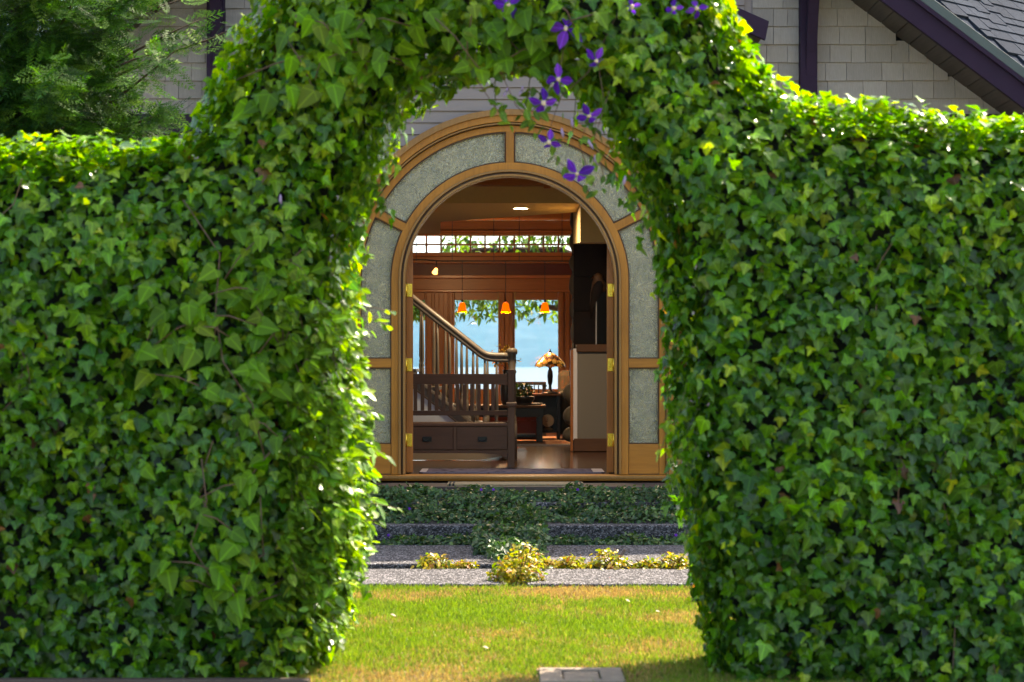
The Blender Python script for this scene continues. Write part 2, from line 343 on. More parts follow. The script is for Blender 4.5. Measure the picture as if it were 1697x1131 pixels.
def scatter(name, tmpl, pos, rot, size, colors, mat, parent=None, smooth=True, kind='stuff', anchor=None):
    tv, tf = tmpl; n = len(pos); k = len(tv); m = len(tf)
    if np.ndim(size) == 1: size = np.repeat(np.asarray(size)[:,None], 3, 1)
    local = tv[None]*size[:,None,:]
    v = np.einsum('nij,nkj->nki', rot, local) + pos[:,None,:]
    base = Vector(pos.mean(0)) if anchor is None else Vector(anchor)
    v = (v - np.array(base)).reshape(-1,3)
    f = (tf[None] + (np.arange(n)*k)[:,None,None]).reshape(-1)
    me = bpy.data.meshes.new(name)
    me.vertices.add(n*k); me.vertices.foreach_set('co', v.astype(np.float32).ravel())
    me.loops.add(n*m*3); me.loops.foreach_set('vertex_index', f.astype(np.int32))
    me.polygons.add(n*m); me.polygons.foreach_set('loop_start', np.arange(0, n*m*3, 3, dtype=np.int32)); me.polygons.foreach_set('loop_total', np.full(n*m, 3, dtype=np.int32))
    if smooth: me.polygons.foreach_set('use_smooth', np.ones(n*m, dtype=bool))
    me.update(calc_edges=True)
    a = me.attributes.new('leaf', 'FLOAT_COLOR', 'POINT')
    c = np.ones((n, k, 4), dtype=np.float32); c[:,:,:3] = colors[:,None,:]; a.data.foreach_set('color', c.ravel())
    b_ = me.attributes.new('blade', 'FLOAT_VECTOR', 'POINT'); b_.data.foreach_set('vector', np.tile(tv.astype(np.float32).ravel(), n))
    me.materials.append(mat)
    o = bpy.data.objects.new(name, me); link(o, base, parent)
    if kind: o['kind'] = kind
    return o
def leaf_mesh(name, tmpl, color, mat):
    tv, tf = tmpl; me = bpy.data.meshes.new(name); me.from_pydata([tuple(v) for v in tv], [], [tuple(int(i) for i in f) for f in tf])
    me.polygons.foreach_set('use_smooth', [True]*len(tf)); a = me.attributes.new('leaf', 'FLOAT_COLOR', 'POINT')
    a.data.foreach_set('color', np.tile(np.array([*color, 1], dtype=np.float32), len(tv))); b_ = me.attributes.new('blade', 'FLOAT_VECTOR', 'POINT'); b_.data.foreach_set('vector', tv.astype(np.float32).ravel()); me.materials.append(mat); me.update(); return me
def leaf_obj(name, me, pos, rot, size, parent):
    o = bpy.data.objects.new(name, me); link(o, pos, parent)
    o.rotation_mode = 'QUATERNION'; o.rotation_quaternion = Matrix(rot.tolist()).to_quaternion(); o.scale = (size,)*3
    return o
def palette(n, cols, w, jit=.2):
    c = np.array(cols)[rng.choice(len(cols), n, p=np.array(w)/sum(w))]
    return np.clip(c*(1 + rng.normal(0, jit, (n,1)))*(1+rng.normal(0, .06, (n,3))), .004, .9)

# ================================================================== GROUND
def rect(name, x0, x1, y0, y1, z, mat, kind='structure', parent=None, th=.3):
    o = B(name, mat, parent, (x0,x1,y0,y1,z-th,z), bevel=0); o['kind'] = kind; return o
def lawnmat():
    m, t, p = newmat('lawn_soil'); tc = N(t, 'ShaderNodeTexCoord')
    n = N(t, 'ShaderNodeTexNoise', Scale=1.2, Detail=5); t.links.new(tc.outputs['Object'], n.inputs['Vector'])
    t.links.new(ramp(t, n.outputs[0], [(.4, (.05,.085,.012)), (.6, (.16,.11,.05))]), p.inputs['Base Color']); p.inputs['Roughness'].default_value = .95
    return m
m_ = MB().box(-60, 60, -40, 12.28, -1, 0)
lawn = m_.build('lawn', lawnmat()); lawn['kind'] = 'structure'
bed = rect('ground', -60, 60, 12.28, 29.6, -.05, M['soil'])
# terrain towards the lake, lake, hills
m_ = MB().add([(-80,29.6,-.05),(80,29.6,-.05),(80,60,-2),(-80,60,-2),(400,150,-4.6),(-400,150,-4.6)], [(0,1,2,3),(3,2,4,5)])
o = m_.build('shore_slope', plain('dry_bank', (.12,.12,.05), .95)); o['kind'] = 'structure'
def lakemat():
    m, t, p = newmat('lake_water'); p.inputs['Base Color'].default_value = (.05,.08,.10,1); p.inputs['Roughness'].default_value = .42
    p.inputs['IOR'].default_value = 1.33
    tc = N(t, 'ShaderNodeTexCoord'); n = N(t, 'ShaderNodeTexNoise', Scale=.5, Detail=6); t.links.new(tc.outputs['Object'], n.inputs['Vector'])
    b = N(t, 'ShaderNodeBump', Strength=.15, Distance=.1); t.links.new(n.outputs[0], b.inputs['Height']); t.links.new(b.outputs[0], p.inputs['Normal'])
    return m
m_ = MB().add([(-4500,90,-4),(4500,90,-4),(4500,4800,-4),(-4500,4800,-4)], [(0,1,2,3)])
lake = m_.build('lake', lakemat()); lake['kind'] = 'structure'
def hills():
    nx, ny = 140, 40; vs = []; q = np.random.default_rng(3)
    for j in range(ny):
        for i in range(nx):
            x = -4200 + 8400*i/(nx-1); v = j/(ny-1); y = 4700 + 1400*v
            h = 240*(v**.75)*(1+.10*math.sin(x/700+1)+.06*math.sin(x/230+y/300)) + 10*math.sin(x/90+y/70)*v + q.normal(0, 4)*(v > 0)
            vs.append((x, y, -5 + h))
    fs = [(j*nx+i, j*nx+i+1, (j+1)*nx+i+1, (j+1)*nx+i) for j in range(ny-1) for i in range(nx-1)]
    m, t, p = newmat('forest_hill'); tc = N(t, 'ShaderNodeTexCoord')
    n = N(t, 'ShaderNodeTexNoise', Scale=.03, Detail=8, Roughness=.75); t.links.new(tc.outputs['Object'], n.inputs['Vector'])
    t.links.new(ramp(t, n.outputs[0], [(.35, (.004,.020,.024)), (.65, (.02,.05,.05))]), p.inputs['Base Color']); p.inputs['Roughness'].default_value = .9
    o = MB().add(vs, fs).build('hill', m, smooth=True); o['kind'] = 'structure'
hills()

# paving: big exposed aggregate slabs with planted joints, then steps up to the door
pav = B('paving', M['soil'], None, (-3.6,3.6,12.3,16.2,-.25,-.012), bevel=0); pav['kind'] = 'structure'
def pslab(name, x0, x1, y0, y1, z, th=.2):
    return B(name, M['aggregate'], pav, (x0,x1,y0,y1,z-th,z), bevel=.012)
for a, b in ((-3.5,-.075), (.09,3.5)):
    pslab('slab', a, b, 12.33, 13.24, .025)
    pslab('slab', a, b, 13.42, 14.82, .04)
    pslab('step_slab', a, b, 15.0, 15.52, .17, .3)
    pslab('step_slab', a, b, 15.62, 16.18, .30, .4)
# ================================================================== HOUSE
DW = 16.9; K = F/DW; CXD = X(845, DW); SPR = Z(466, DW); FLR = .45
house = empty('shingled_house', (0, DW, 0), 'lilac-grey shingled house with plum trim and an arched open doorway', 'house')
def horseshoe(r, zb, n=40):
    pts = [(CXD - r, zb)] + [(CXD + r*math.cos(math.pi - math.pi*i/n), SPR + r*math.sin(math.pi*i/n)) for i in range(n+1)] + [(CXD + r, zb)]
    return pts
# front wall with arched hole
wall = MB()
arc = [p for p in horseshoe(1.40, 0.0)]
top = [(p[0], 5.0) for p in arc]; top[0] = (arc[0][0], 5.0)
wall.strip([(-5.2,0.0),(-2.1,0.0)] + arc[:1], [(-5.2,2.66),(-2.1,5.0)] + top[:1], 16.92, 17.08)
wall.strip(arc[1:-1], top[1:-1], 16.92, 17.08)
wall.strip(arc[-1:] + [(2.1,0.0),(5.2,0.0)], top[-1:] + [(2.1,5.0),(5.2,2.66)], 16.92, 17.08)
wallo = wall.build('wall', M['siding'], house)
gab = MB().prism([(-2.1,5.0),(2.1,5.0),(0,6.55)], 16.93, 17.07).build('gable_wall', M['siding'], house)
# siding boards on the middle bay
def arcx(z, r=1.40):
    if z <= SPR: return r
    if z >= SPR + r: return 0
    return math.sqrt(r*r - (z-SPR)**2)
z = .55; H = .0995
while z < 4.6:
    z1 = z + H + .012
    a0, a1 = arcx(z), arcx(z1)
    def board(x00, x01, x10, x11):
        MB().add([(x00,16.885,z),(x10,16.885,z),(x11,16.905,z1),(x01,16.905,z1),(x00,16.93,z),(x10,16.93,z),(x11,16.93,z1),(x01,16.93,z1)],
             [(0,1,2,3),(5,4,7,6),(4,5,1,0),(1,5,6,2),(3,2,6,7),(4,0,3,7)]).build('siding_board', M['siding'], wallo)
    if a0 < .05: board(-1.97, -1.97, 1.97, 1.97)
    else:
        board(-1.97, -1.97, CXD-a0, CXD-a1 if a1 > 0 else CXD-.02); board(CXD+a0, CXD+a1 if a1 > 0 else CXD+.02, 1.97, 1.97)
    z += H
# wall shingles, one object each
shm = MB().add([(0,-.022,0),(1,-.022,0),(1,-.004,1),(0,-.004,1),(0,0,0),(1,0,0),(1,0,1),(0,0,1)], [(0,1,2,3),(5,4,7,6),(4,5,1,0),(1,5,6,2),(3,2,6,7),(4,0,3,7)])
shme = bpy.data.meshes.new('shingle'); shme.from_pydata(shm.v, [], shm.f); shme.materials.append(M['shingle'])
def rake(x): return Z(0, DW) - .773*(abs(x) - X(1399, DW))        # soffit line on the wall
ROW = 30.0/K; zr0 = Z(163+.5, DW)
rows = [zr0 + i*ROW for i in range(-2, 6)]
for sgn in (-1, 1):
    for i, zr in enumerate(rows):
        x = 2.04 if sgn > 0 else -4.6
        end = 4.75 if sgn > 0 else -2.04
        while x < end - .03:
            w = random.choice((.12,.15,.18,.2,.22,.26,.3)); w = min(w, end-x)
            if end - x - w < .07: w = end - x
            if zr < rake(x + w/2) + .05:
                o = bpy.data.objects.new('shingle', shme); link(o, (x+.0015, 16.918 - random.uniform(0,.004), zr - random.uniform(0,.004)), wallo)
                o.scale = (w-.004, 1, ROW+.035); o.rotation_euler = (0, R(random.uniform(-.25,.25)), 0)
            x += w
# plum trim
for a, b in ((-5.2,-2.04), (2.04,5.2)): B('belt_board', M['purple'], house, (a,b,16.86,16.915,3.33,Z(190,DW)), bevel=.006)
for sg in (-1, 1):
    B('corner_board', M['purple'], house, (sg*1.97-.06, sg*1.97+.06, 16.84, 16.92, .3, 4.35))
    xx = sg*2.505
    B('bracket_post', M['purple'], house, (xx-.072, xx+.072, 16.80, 16.915, Z(163,DW)-.25, 5.2))
    # curved strut going out to the overhang
    pts = []
    for i in range(9):
        u = i/8; yy = 16.80 - .48*u**1.5; zz = Z(130,DW) + 1.15*u**.85; pts.append((yy, zz))
    m = MB(); wd = .045; vs = []
    for yy, zz in pts:
        vs += [(xx+.02-wd,yy,zz),(xx+.02+wd,yy,zz),(xx+.02+wd,yy+.12,zz-.03),(xx+.02-wd,yy+.12,zz-.03)]
    fs = [(i*4+k, i*4+(k+1)%4, i*4+4+(k+1)%4, i*4+4+k) for i in range(8) for k in range(4)] + [(3,2,1,0),(32,33,34,35)]
    m.add(vs, fs).build('bracket_strut', M['purple'], house, bevel=.005)
# main gable roof: soffit boards, barge board, flashing, roof plane
SL = .755; YB = 16.30; zb0 = Z(0, YB) ; xb0 = X(1459, YB)
def zbar(x): return zb0 - SL*(abs(x) - xb0)           # underside line of the barge board
AP = zbar(0)
for sg in (-1, 1):
    e = 5.3
    roofm = MB().prism([(0,zbar(0)+.03),(0,zbar(0)+.28),(sg*e,zbar(e)+.28),(sg*e,zbar(e)+.03)][::(-1 if sg > 0 else 1)], YB+.05, 29.4)
    ro = roofm.build('roof', M['roof'], house)
    # soffit boards between wall and barge: each its own piece
    n = 44
    for i in range(n):
        x0 = e*i/n + .004; x1 = e*(i+1)/n - .004
        if x0 < 1.6: continue
        MB().prism([(sg*x0,zbar(x0)+.0),(sg*x1,zbar(x1)+.0),(sg*x1,zbar(x1)+.028),(sg*x0,zbar(x0)+.028)][::(1 if sg > 0 else -1)], YB+.045, 16.93).build('soffit_board', M['soffit'], ro)
    MB().prism([(0,zbar(0)),(sg*e,zbar(e)),(sg*e,zbar(e)+.215),(0,zbar(0)+.215)][::sg], YB, YB+.045).build('barge_board', M['purple'], ro, bevel=.004)
    MB().prism([(0,zbar(0)+.19),(sg*e,zbar(e)+.19),(sg*e,zbar(e)+.235),(0,zbar(0)+.235)][::sg], YB-.03, YB-.001).build('barge_trim', M['purple'], ro, bevel=.004)
    MB().prism([(0,zbar(0)+.237),(sg*e,zbar(e)+.237),(sg*e,zbar(e)+.33),(0,zbar(0)+.33)][::sg], YB-.02, YB+.06).build('flashing', M['flash'], ro, bevel=.004)
# wing roof that rises behind the right barge board, with its asphalt tabs
wing = empty('wing_roof', (3.5, YB+.1, zbar(3.5)+.3), None, None, None, house)
Ldir = Vector((1,0,-SL)).normalized(); Cdir = Vector((1,1,0)).normalized(); Nn = Ldir.cross(Cdir).normalized()
if Nn.z < 0: Nn = -Nn
P0 = Vector((1.2, YB+.062, zbar(1.2)+.335))
up = Nn.cross(Cdir).normalized()
if up.z < 0: up = -up
q = [P0, P0+Ldir*5.0, P0+Ldir*5.0+Cdir*5.0, P0+Cdir*5.0]
MB().add(q + [p - Nn*.08 for p in q], [(0,1,2,3),(7,6,5,4),(4,5,1,0),(5,6,2,1),(6,7,3,2),(7,4,0,3)]).build('roof_deck', M['roof'], wing)
tabm = MB().box(-.5,.5,0,1,0,1); tme = bpy.data.meshes.new('roof_tab'); tme.from_pydata([(x,y,zz*(1-.75*y)) for x,y,zz in tabm.v], [], tabm.f); tme.materials.append(M['roof'])
Mr = Matrix((Cdir, up, Cdir.cross(up))).transposed()
if (Mr @ Vector((0,0,1))).dot(Nn) < 0: Mr = Matrix((-Cdir, up, (-Cdir).cross(up))).transposed()
rowh = .14; vd = abs(up.z)
for i in range(0, 60):
    zz = P0.z - .16 - i*rowh*vd
    if zz > 4.95 or zz < 3.2: continue
    # start of this course on the rake line
    s0 = (P0.z - zz)/abs(Ldir.z); st = P0 + Ldir*s0
    c = random.uniform(0,.15)
    while c < 2.3:
        w = random.choice((.16,.2,.24,.3)); drop = random.choice((0,0,.045))
        p = st + Cdir*(c + w/2) - up*drop
        o = bpy.data.objects.new('roof_tab', tme); link(o, p + Nn*.004, wing); o.rotation_mode = 'QUATERNION'; o.rotation_quaternion = Mr.to_quaternion()
        o.scale = (w-.008, rowh+.06+drop, .022); c += w
# entry gable over the door
eg = empty('entry_gable', (0, 16.4, 4.2), None, None, None, house)
for sg in (-1, 1):
    zt = lambda x: Z(36, YB) + .44*(X(1268, YB) - abs(x))
    e = X(1268, YB)
    MB().prism([(0,zt(0)-.155),(sg*e,zt(e)-.155),(sg*(e+.03),zt(e)),(0,zt(0)+.013)][::sg], YB-.02, YB+.03).build('barge_board', M['purple'], eg, bevel=.005)
    MB().prism([(0,zt(0)-.10),(sg*e,zt(e)-.10),(sg*e,zt(e)-.01),(0,zt(0)-.01)][::sg], YB+.032, 16.93).build('roof_slope', M['soffit'], eg)
# side and rear shell so that the rooms are enclosed
B('side_wall', M['siding'], house, (-5.2,-5.05,17.08,29.0,0,3.2), bevel=0)
B('side_wall', M['siding'], house, (5.05,5.2,17.08,29.0,0,3.2), bevel=0)
# ---- arched door frame
df = empty('arched_frame', (CXD, DW, FLR), None, None, None, house)
def shoe(name, r0, r1, y0, y1, mat, zb=FLR, bevel=.003):
    return MB().strip(horseshoe(r0, zb), horseshoe(r1, zb), y0, y1).build(name, mat, df, bevel=bevel)
shoe('casing', 1.345, 1.439, 16.845, 16.93, M['fir'])
shoe('casing_band', 1.40, 1.452, 16.825, 16.8435, M['fir_lip'])
shoe('casing_bead', 1.322, 1.344, 16.865, 16.93, M['fir_dark'])
shoe('casing_lip', 1.326, 1.340, 16.855, 16.864, M['fir_lip'])
shoe('outer_stile', 1.268, 1.321, 16.90, 17.0, M['fir'])
shoe('inner_stile', .945, 1.006, 16.895, 17.0, M['fir'])
shoe('moulding', .925, .944, 16.875, 17.0, M['fir_lip'])
shoe('moulding', .908, .9245, 16.90, 17.0, M['fir_dark'])
shoe('moulding', .889, .9075, 16.885, 17.05, M['fir_lip'])
RI, RO = 1.0075, 1.2665
z_r0, z_r1 = Z(609.5, DW), Z(594.5, DW); z_p = Z(736, DW)
AM = R(27)
for am in (AM, R(90), math.pi-AM):
    c, s = math.cos(am), math.sin(am); hw = .034; m = MB(); P = []
    for rr in (RI-.004, RO+.004):
        for w in (-hw, hw): P.append((CXD + rr*c - w*s, SPR + rr*s + w*c))
    m.prism([P[0], P[2], P[3], P[1]], 16.90, 16.995).build('mullion', M['fir'], df, bevel=.003)
def bead(poly_in, poly_out): MB().strip(poly_in, poly_out, 16.905, 16.955).build('glazing_bead', M['fir_dark'], df)
def sector(a0, a1, sgn=1, leg=None, n=18):
    """closed outline of a pane between two angles; leg = z of the straight bottom"""
    off = .038
    A0 = a0 + (off/RI if leg is None else 0); A1 = a1 - off/RI
    B0 = a0 + (off/RO if leg is None else 0); B1 = a1 - off/RO
    inn = [(CXD+sgn*RI*math.cos(A0+(A1-A0)*i/n), SPR+RI*math.sin(A0+(A1-A0)*i/n)) for i in range(n+1)]
    out = [(CXD+sgn*RO*math.cos(B0+(B1-B0)*i/n), SPR+RO*math.sin(B0+(B1-B0)*i/n)) for i in range(n+1)]
    if leg is not None: inn = [(inn[0][0], leg)] + inn; out = [(out[0][0], leg)] + out
    return inn, out
def pane(inn, out):
    MB().strip(inn, out, 16.936, 16.944).build('pane', M['ripple'], df)
    def inset(a, b, w):
        r = []
        for p, q in zip(a, b):
            d = Vector((q[0]-p[0], q[1]-p[1])); d = d.normalized()*w; r.append((p[0]+d.x, p[1]+d.y))
        return r
    bead(inn, inset(inn, out, .009)); bead(inset(out, inn, .009), out)
    for e in (0, -1):
        a, b = inn[e], out[e]; a2, b2 = inn[1 if e == 0 else -2], out[1 if e == 0 else -2]
        d1 = Vector((a2[0]-a[0], a2[1]-a[1])).normalized()*.009; d2 = Vector((b2[0]-b[0], b2[1]-b[1])).normalized()*.009
        MB().strip([a, b], [(a[0]+d1.x,a[1]+d1.y), (b[0]+d2.x,b[1]+d2.y)], 16.906, 16.954).build('glazing_bead', M['fir_dark'], df)
pane(*sector(AM, R(90), 1)); pane(*sector(AM, R(90), -1))
for sg in (1, -1):
    pane(*sector(0, AM, sg, leg=z_r1))
    x0, x1 = sorted((CXD+sg*RI, CXD+sg*RO))
    B('cross_rail', M['fir_x'], df, (x0,x1,16.90,16.995,z_r0,z_r1-.001), bevel=.003)
    pane([(x0,z_p),(x0,z_r0)], [(x1,z_p),(x1,z_r0)])
    B('kick_panel', M['fir_x'], df, (x0+.002,x1-.002,16.905,16.99,FLR+.0,z_p-.001), bevel=.003)
    B('kick_bead', M['fir_dark'], df, (x0+.0,x1-.0,16.899,16.9045,FLR+.0,FLR+.006), bevel=0)
B('sill', M['fir_x'], df, (CXD-1.46,CXD+1.46,16.74,17.02,FLR-.045,FLR-.002), bevel=.006)
B('sill_nose', M['fir_lip'], df, (CXD-1.46,CXD+1.46,16.72,16.7385,FLR-.028,FLR-.004), bevel=.004)
B('porch_deck', M['deck'], house, (-2.4,2.4,16.2,16.72,.12,FLR-.06), bevel=.006)
# ---- door leaves, swung inwards
def leaf_door(sg):
    hx, hy = CXD + sg*.887, 17.055; t = .058; w = .882; n = 16
    poly = [(0, FLR+.008)] + [(w, FLR+.008)] + [(w*(1-i/n), SPR + math.sqrt(max(0, w*w-(w*(i/n))**2)) if True else 0) for i in range(0)]
    # height over distance u from the hinge (quarter arch)
    prof = [(u, SPR-.005 + math.sqrt(max(0, .885**2 - (.885-u)**2))) for u in [w*i/n for i in range(n+1)]]
    ang = R(95); dx, dy = sg*-math.cos(ang), math.sin(ang)     # leaf direction, opened past square
    nx, ny = -sg*dy, sg*dx if False else 0
    vs = []; A = [(u, FLR+.008) for u, _ in prof]; Bq = prof
    m = MB(); k = len(prof)
    tdir = Vector((-sg*1.0, 0, 0))                              # thickness lies towards the opening
    def pt(u, z, s): return (hx + dx*u + tdir.x*t*s, hy + dy*u, z)
    for s in (0, 1):
        for u, z in A: vs.append(pt(u, z, s))
        for u, z in Bq: vs.append(pt(u, z, s))
    fs = []
    for i in range(k-1):
        fs += [(i,i+1,k+i+1,k+i), (2*k+i,3*k+i,3*k+i+1,2*k+i+1), (i,2*k+i,2*k+i+1,i+1), (k+i,k+i+1,3*k+i+1,3*k+i)]
    fs += [(0,k,3*k,2*k), (k-1,3*k-1,4*k-1,2*k-1)]
    d = m.add(vs, fs).build('door', M['mahog'] if False else M['door'], house, bevel=.003)
    for py in (481, 605, 730):
        zc = Z(py, 17.0); x0, x1 = sorted((hx + -sg*.006, hx - sg*.050))
        h = B('hinge', M['brass'], d, (x0,x1,hy-.006,hy-.001,zc-.056,zc+.056), bevel=.002)
        mm = MB().tube([(hx+sg*.002,hy-.008,zc-.058),(hx+sg*.002,hy-.008,zc+.058)], .008, 8); mm.build('hinge_pin', M['brass'], d, smooth=True)
        sc = MB()
        for a in (-.035,-.012,.012,.035): sc.lathe([(.0045,-.001),(.0045,.001)], (0,0,0), 6)
M['door'] = wood('fir_door_edge', (.25,.080,.016), (.42,.15,.032), .45)
leaf_door(-1); leaf_door(1)

# ================================================================== ROOMS
room = empty('interior_rooms', (0, 22, FLR), None, None, None, house)
B('floor', M['floor'], room, (-5.05,5.05,17.02,28.6,FLR-.2,FLR-.006), bevel=0)
B('ceiling', M['mahog_x'], room, (-5.05,5.05,19.0,28.7,3.98,4.1), bevel=0)
B('ceiling', M['mahog_x'], room, (-5.05,5.05,17.08,18.6,3.36,3.45), bevel=0)
for x0, x1 in ((-5.05,-3.0), (3.0,5.05)): B('partition', M['tan'], room, (x0,x1,20.85,20.95,FLR,3.9), bevel=0)
B('partition', M['tan'], room, (-3.05,-2.95,17.08,20.85,FLR,3.9), bevel=0); B('partition', M['tan'], room, (2.95,3.05,17.08,20.85,FLR,3.9), bevel=0)
dH = 18.6
B('header_beam', M['mahog_x'], room, (-2.95,2.95,18.42,18.6,Z(308,18.5),3.36))
B('beam_bracket', M['mahog'], room, (X(901,18.4),X(912,18.4),18.36,18.419,Z(313,18.4),3.2))
zs = Z(337, dH)
B('header_wall', M['tan'], room, (-2.95,2.95,18.6,18.75,zs+.002,3.98), bevel=0)
MB().slab([(-2.95,18.602),(X(962,dH),18.602),(X(962,dH),3300*(zs-CAMZ)/(HY-352)),(X(730,21),3300*(zs-CAMZ)/(HY-368)),(X(729,22.9),3300*(zs-CAMZ)/(HY-388)),(-2.95,22.8)], zs, zs+.25).build('dropped_ceiling', M['tan'], room)
m = MB(); x0 = X(962,dH); zl = Z(402,dH); zl2 = Z(404.5,20.8)
m.add([(x0,18.598,zl),(2.95,18.598,zl),(2.95,20.8,zl2),(x0,20.8,zl2),(x0,18.598,3.3),(2.95,18.598,3.3),(2.95,20.8,3.3),(x0,20.8,3.3)], [(0,3,2,1),(4,5,6,7),(0,1,5,4),(1,2,6,5),(2,3,7,6),(3,0,4,7)]).build('bulkhead', M['tan'], room)
# far wall towards the lake
dF = 28.5
fw = empty('window_wall', (0, dF, FLR), None, None, None, room)
xl, xr = -5.05, 5.05
def band(name, mat, y0, y1, proud=.0, bevel=.006, xa=xl, xb=xr, back=.12):
    return B(name, mat, fw, (xa,xb,dF-proud,dF+back,Z(y1,dF),Z(y0,dF)), bevel=bevel)
WX0, WX1 = X(683-24.3*6,dF), X(949.6+24.3*2,dF)
band('wall_panel', M['mahog_x'], 300, 383)
band('cornice', M['mahog_lip'], 383, 386.5, .10); band('cornice', M['mahog_x'], 386.6, 391, .06)
cxs = [X(706.5 + 24.31*(i-7), dF) for i in range(0, 20)]
B('wall_panel', M['mahog_x'], fw, (xl,cxs[0]-.02,dF,dF+.12,Z(420,dF),Z(391,dF)), (cxs[-1]+.02,xr,dF,dF+.12,Z(420,dF),Z(391,dF)), bevel=0)
for c in cxs: B('mullion', M['mahog'], fw, (c-.013,c+.013,dF,dF+.08,Z(420,dF)+.001,Z(391,dF)-.001), bevel=.002)
zm = Z(405.5,dF)
for a, b in zip(cxs[:-1], cxs[1:]):
    B('glazing_bar', M['mahog_x'], fw, (a+.0135,b-.0135,dF+.003,dF+.077,zm-.011,zm+.011), bevel=.002)
    for z0, z1 in ((Z(420,dF)+.001,zm-.0115), (zm+.0115,Z(391,dF)-.001)):
        B('pane', M['glass'], fw, (a+.014,b-.014,dF+.038,dF+.042,z0,z1), bevel=0)
band('window_sill', M['mahog_lip'], 420.1, 426, .22, back=.1); band('wall_panel', M['mahog_x'], 426.1, 437, .05)
band('wall_panel', M['mahog_dk'], 437.1, 457, -.02); band('cornice', M['mahog_lip'], 457.1, 462, .14); band('lintel', M['mahog_x'], 462.1, 481, .08); band('cornice', M['mahog_lip'], 481.1, 484.5, .11)
# tall glazed doors below the lintel: frames in px, panes between
zt, zbm = Z(484.6,dF), Z(645,dF)
panes = [(753.5,825.5), (853.5,925.0), (659.0,704.0), (560,630), (985,1055)]
frame_px = [(400,559.9),(630.1,658.9),(704.1,753.4),(825.6,853.4),(925.1,984.9),(1055.1,1290)]
for a, b in frame_px: B('stile', M['mahog'], fw, (X(a,dF),X(b,dF),dF,dF+.1,FLR-.1,zt), bevel=.006)
for a, b in ((735,743),(745,750.5),(828.5,836),(843,850),(928,934),(937,944),(707,716),(720,728)): B('stile_moulding', M['mahog'], fw, (X(a,dF),X(b,dF),dF-.05,dF-.002,zbm-.05,zt-.002), bevel=.008)
for a, b in panes:
    B('top_rail', M['mahog_x'], fw, (X(a,dF)+.001,X(b,dF)-.001,dF+.01,dF+.09,Z(497.5,dF),zt), bevel=.006)
    B('bottom_panel', M['mahog_x'], fw, (X(a,dF)+.001,X(b,dF)-.001,dF+.01,dF+.09,FLR-.1,zbm), bevel=.006)
    B('pane', M['glass'], fw, (X(a,dF),X(b,dF),dF+.045,dF+.051,zbm,Z(497.5,dF)), bevel=0)
for xb, ang in ((X(965,27),.5),(X(800,27),-.5)):
    MB().add([(xb-.06,25.2,3.75),(xb+.06,25.2,3.75),(xb+.06+ang,28.4,3.75),(xb-.06+ang,28.4,3.75),(xb-.06,25.2,3.97),(xb+.06,25.2,3.97),(xb+.06+ang,28.4,3.97),(xb-.06+ang,28.4,3.97)], [(0,3,2,1),(4,5,6,7),(0,1,5,4),(1,2,6,5),(2,3,7,6),(3,0,4,7)]).build('ceiling_beam', M['mahog'], room)
B('cornice', M['mahog_lip'], room, (-.6,2.9,26.4,26.5,Z(365,26.4),Z(361,26.4)), bevel=.004)
# half wall on the right with its cap
dh = 21.45
hw = empty('half_wall', (1.5, dh, FLR), None, None, None, room)
xh = X(957,dh)
B('plaster_face', M['beige'], hw, (xh,2.95,dh,dh+.14,FLR,Z(584,dh)), bevel=0)
B('end_trim', M['lilac'], hw, (X(950,dh),xh-.001,dh-.012,dh+.15,FLR+.12,Z(578,dh)), bevel=.004)
B('end_post', M['mahog'], hw, (X(945.5,dh),X(949.8,dh),dh+.0,dh+.16,FLR,Z(580,dh)), bevel=.004)
B('baseboard', M['oak'], hw, (X(951,dh),2.95,dh-.03,dh-.013,FLR,Z(727,dh)), bevel=.004)
B('cap', M['oak'], hw, (X(955,dh),2.95,dh-.04,dh+.3,Z(583.6,dh),Z(571,dh)), bevel=.006)
# staircase behind the bench
dS = 19.5; dS2 = 20.45
st = empty('staircase', (-.6, dS, FLR), None, None, None, room)
def rail_z(px, d=dS):  # handrail height in px rows for a column (px) of the near rail
    if px > 822: return 585.5
    if px > 800: return 585.5 - (822-px)**2*.009
    return 581.2 - (800-px)*.79
def rail(dd, mat, dz=0):
    pts = [(X(px,dS), dd, Z(rail_z(px)+4,dS)+dz) for px in (845,832,822,812,804,796,780,740,700,660,600,520)]
    MB().tube(pts, .029, 8).build('handrail', mat, st, smooth=True)
    pts2 = [(p[0], p[1], p[2]-.045) for p in pts]
    MB().tube(pts2, .022, 6).build('rail_fillet', mat, st, smooth=True)
rail(dS, M['stair_x']); rail(dS2, M['stair_x'])
def strz(px): return 617 + (px-683)*.60 if False else 622 + (px-683)*.79   # stringer top edge row
for dd, cols in ((dS, (700,725,745,765,784,803.5,823,680,660)), (dS2, (690,713,733,752,770,788,806))):
    for c in cols:
        x = X(c if dd == dS else c, dS); pz0 = Z(strz(c),dS)-.02; pz1 = Z(rail_z(c)+5,dS)-.03
        h = pz1-pz0; r = .020
        if h < .25: continue
        prof = [(r,0),(r,h*.22),(r*.6,h*.235),(r*1.05,h*.26),(r*.55,h*.29),(r*.95,h*.33),(r*.75,h*.7),(r*.5,h)]
        MB().lathe(prof, (x,dd,pz0), 8).build('baluster', M['stair'], st, smooth=True)
for dd in (dS, dS2):
    a, b = 560, 850
    MB().prism([(X(a,dS),Z(strz(a)+17,dS)),(X(b,dS),Z(strz(b)+17,dS)),(X(b,dS),Z(strz(b),dS)),(X(a,dS),Z(strz(a),dS))], dd-.02, dd+.02).build('stringer', M['stair_x'], st, bevel=.005)
    MB().prism([(X(a,dS),Z(strz(a)+4,dS)),(X(b,dS),Z(strz(b)+4,dS)),(X(b,dS),Z(strz(b)-2,dS)),(X(a,dS),Z(strz(a)-2,dS))], dd-.035, dd-.021).build('stringer_moulding', M['stair_x'], st, bevel=.003)
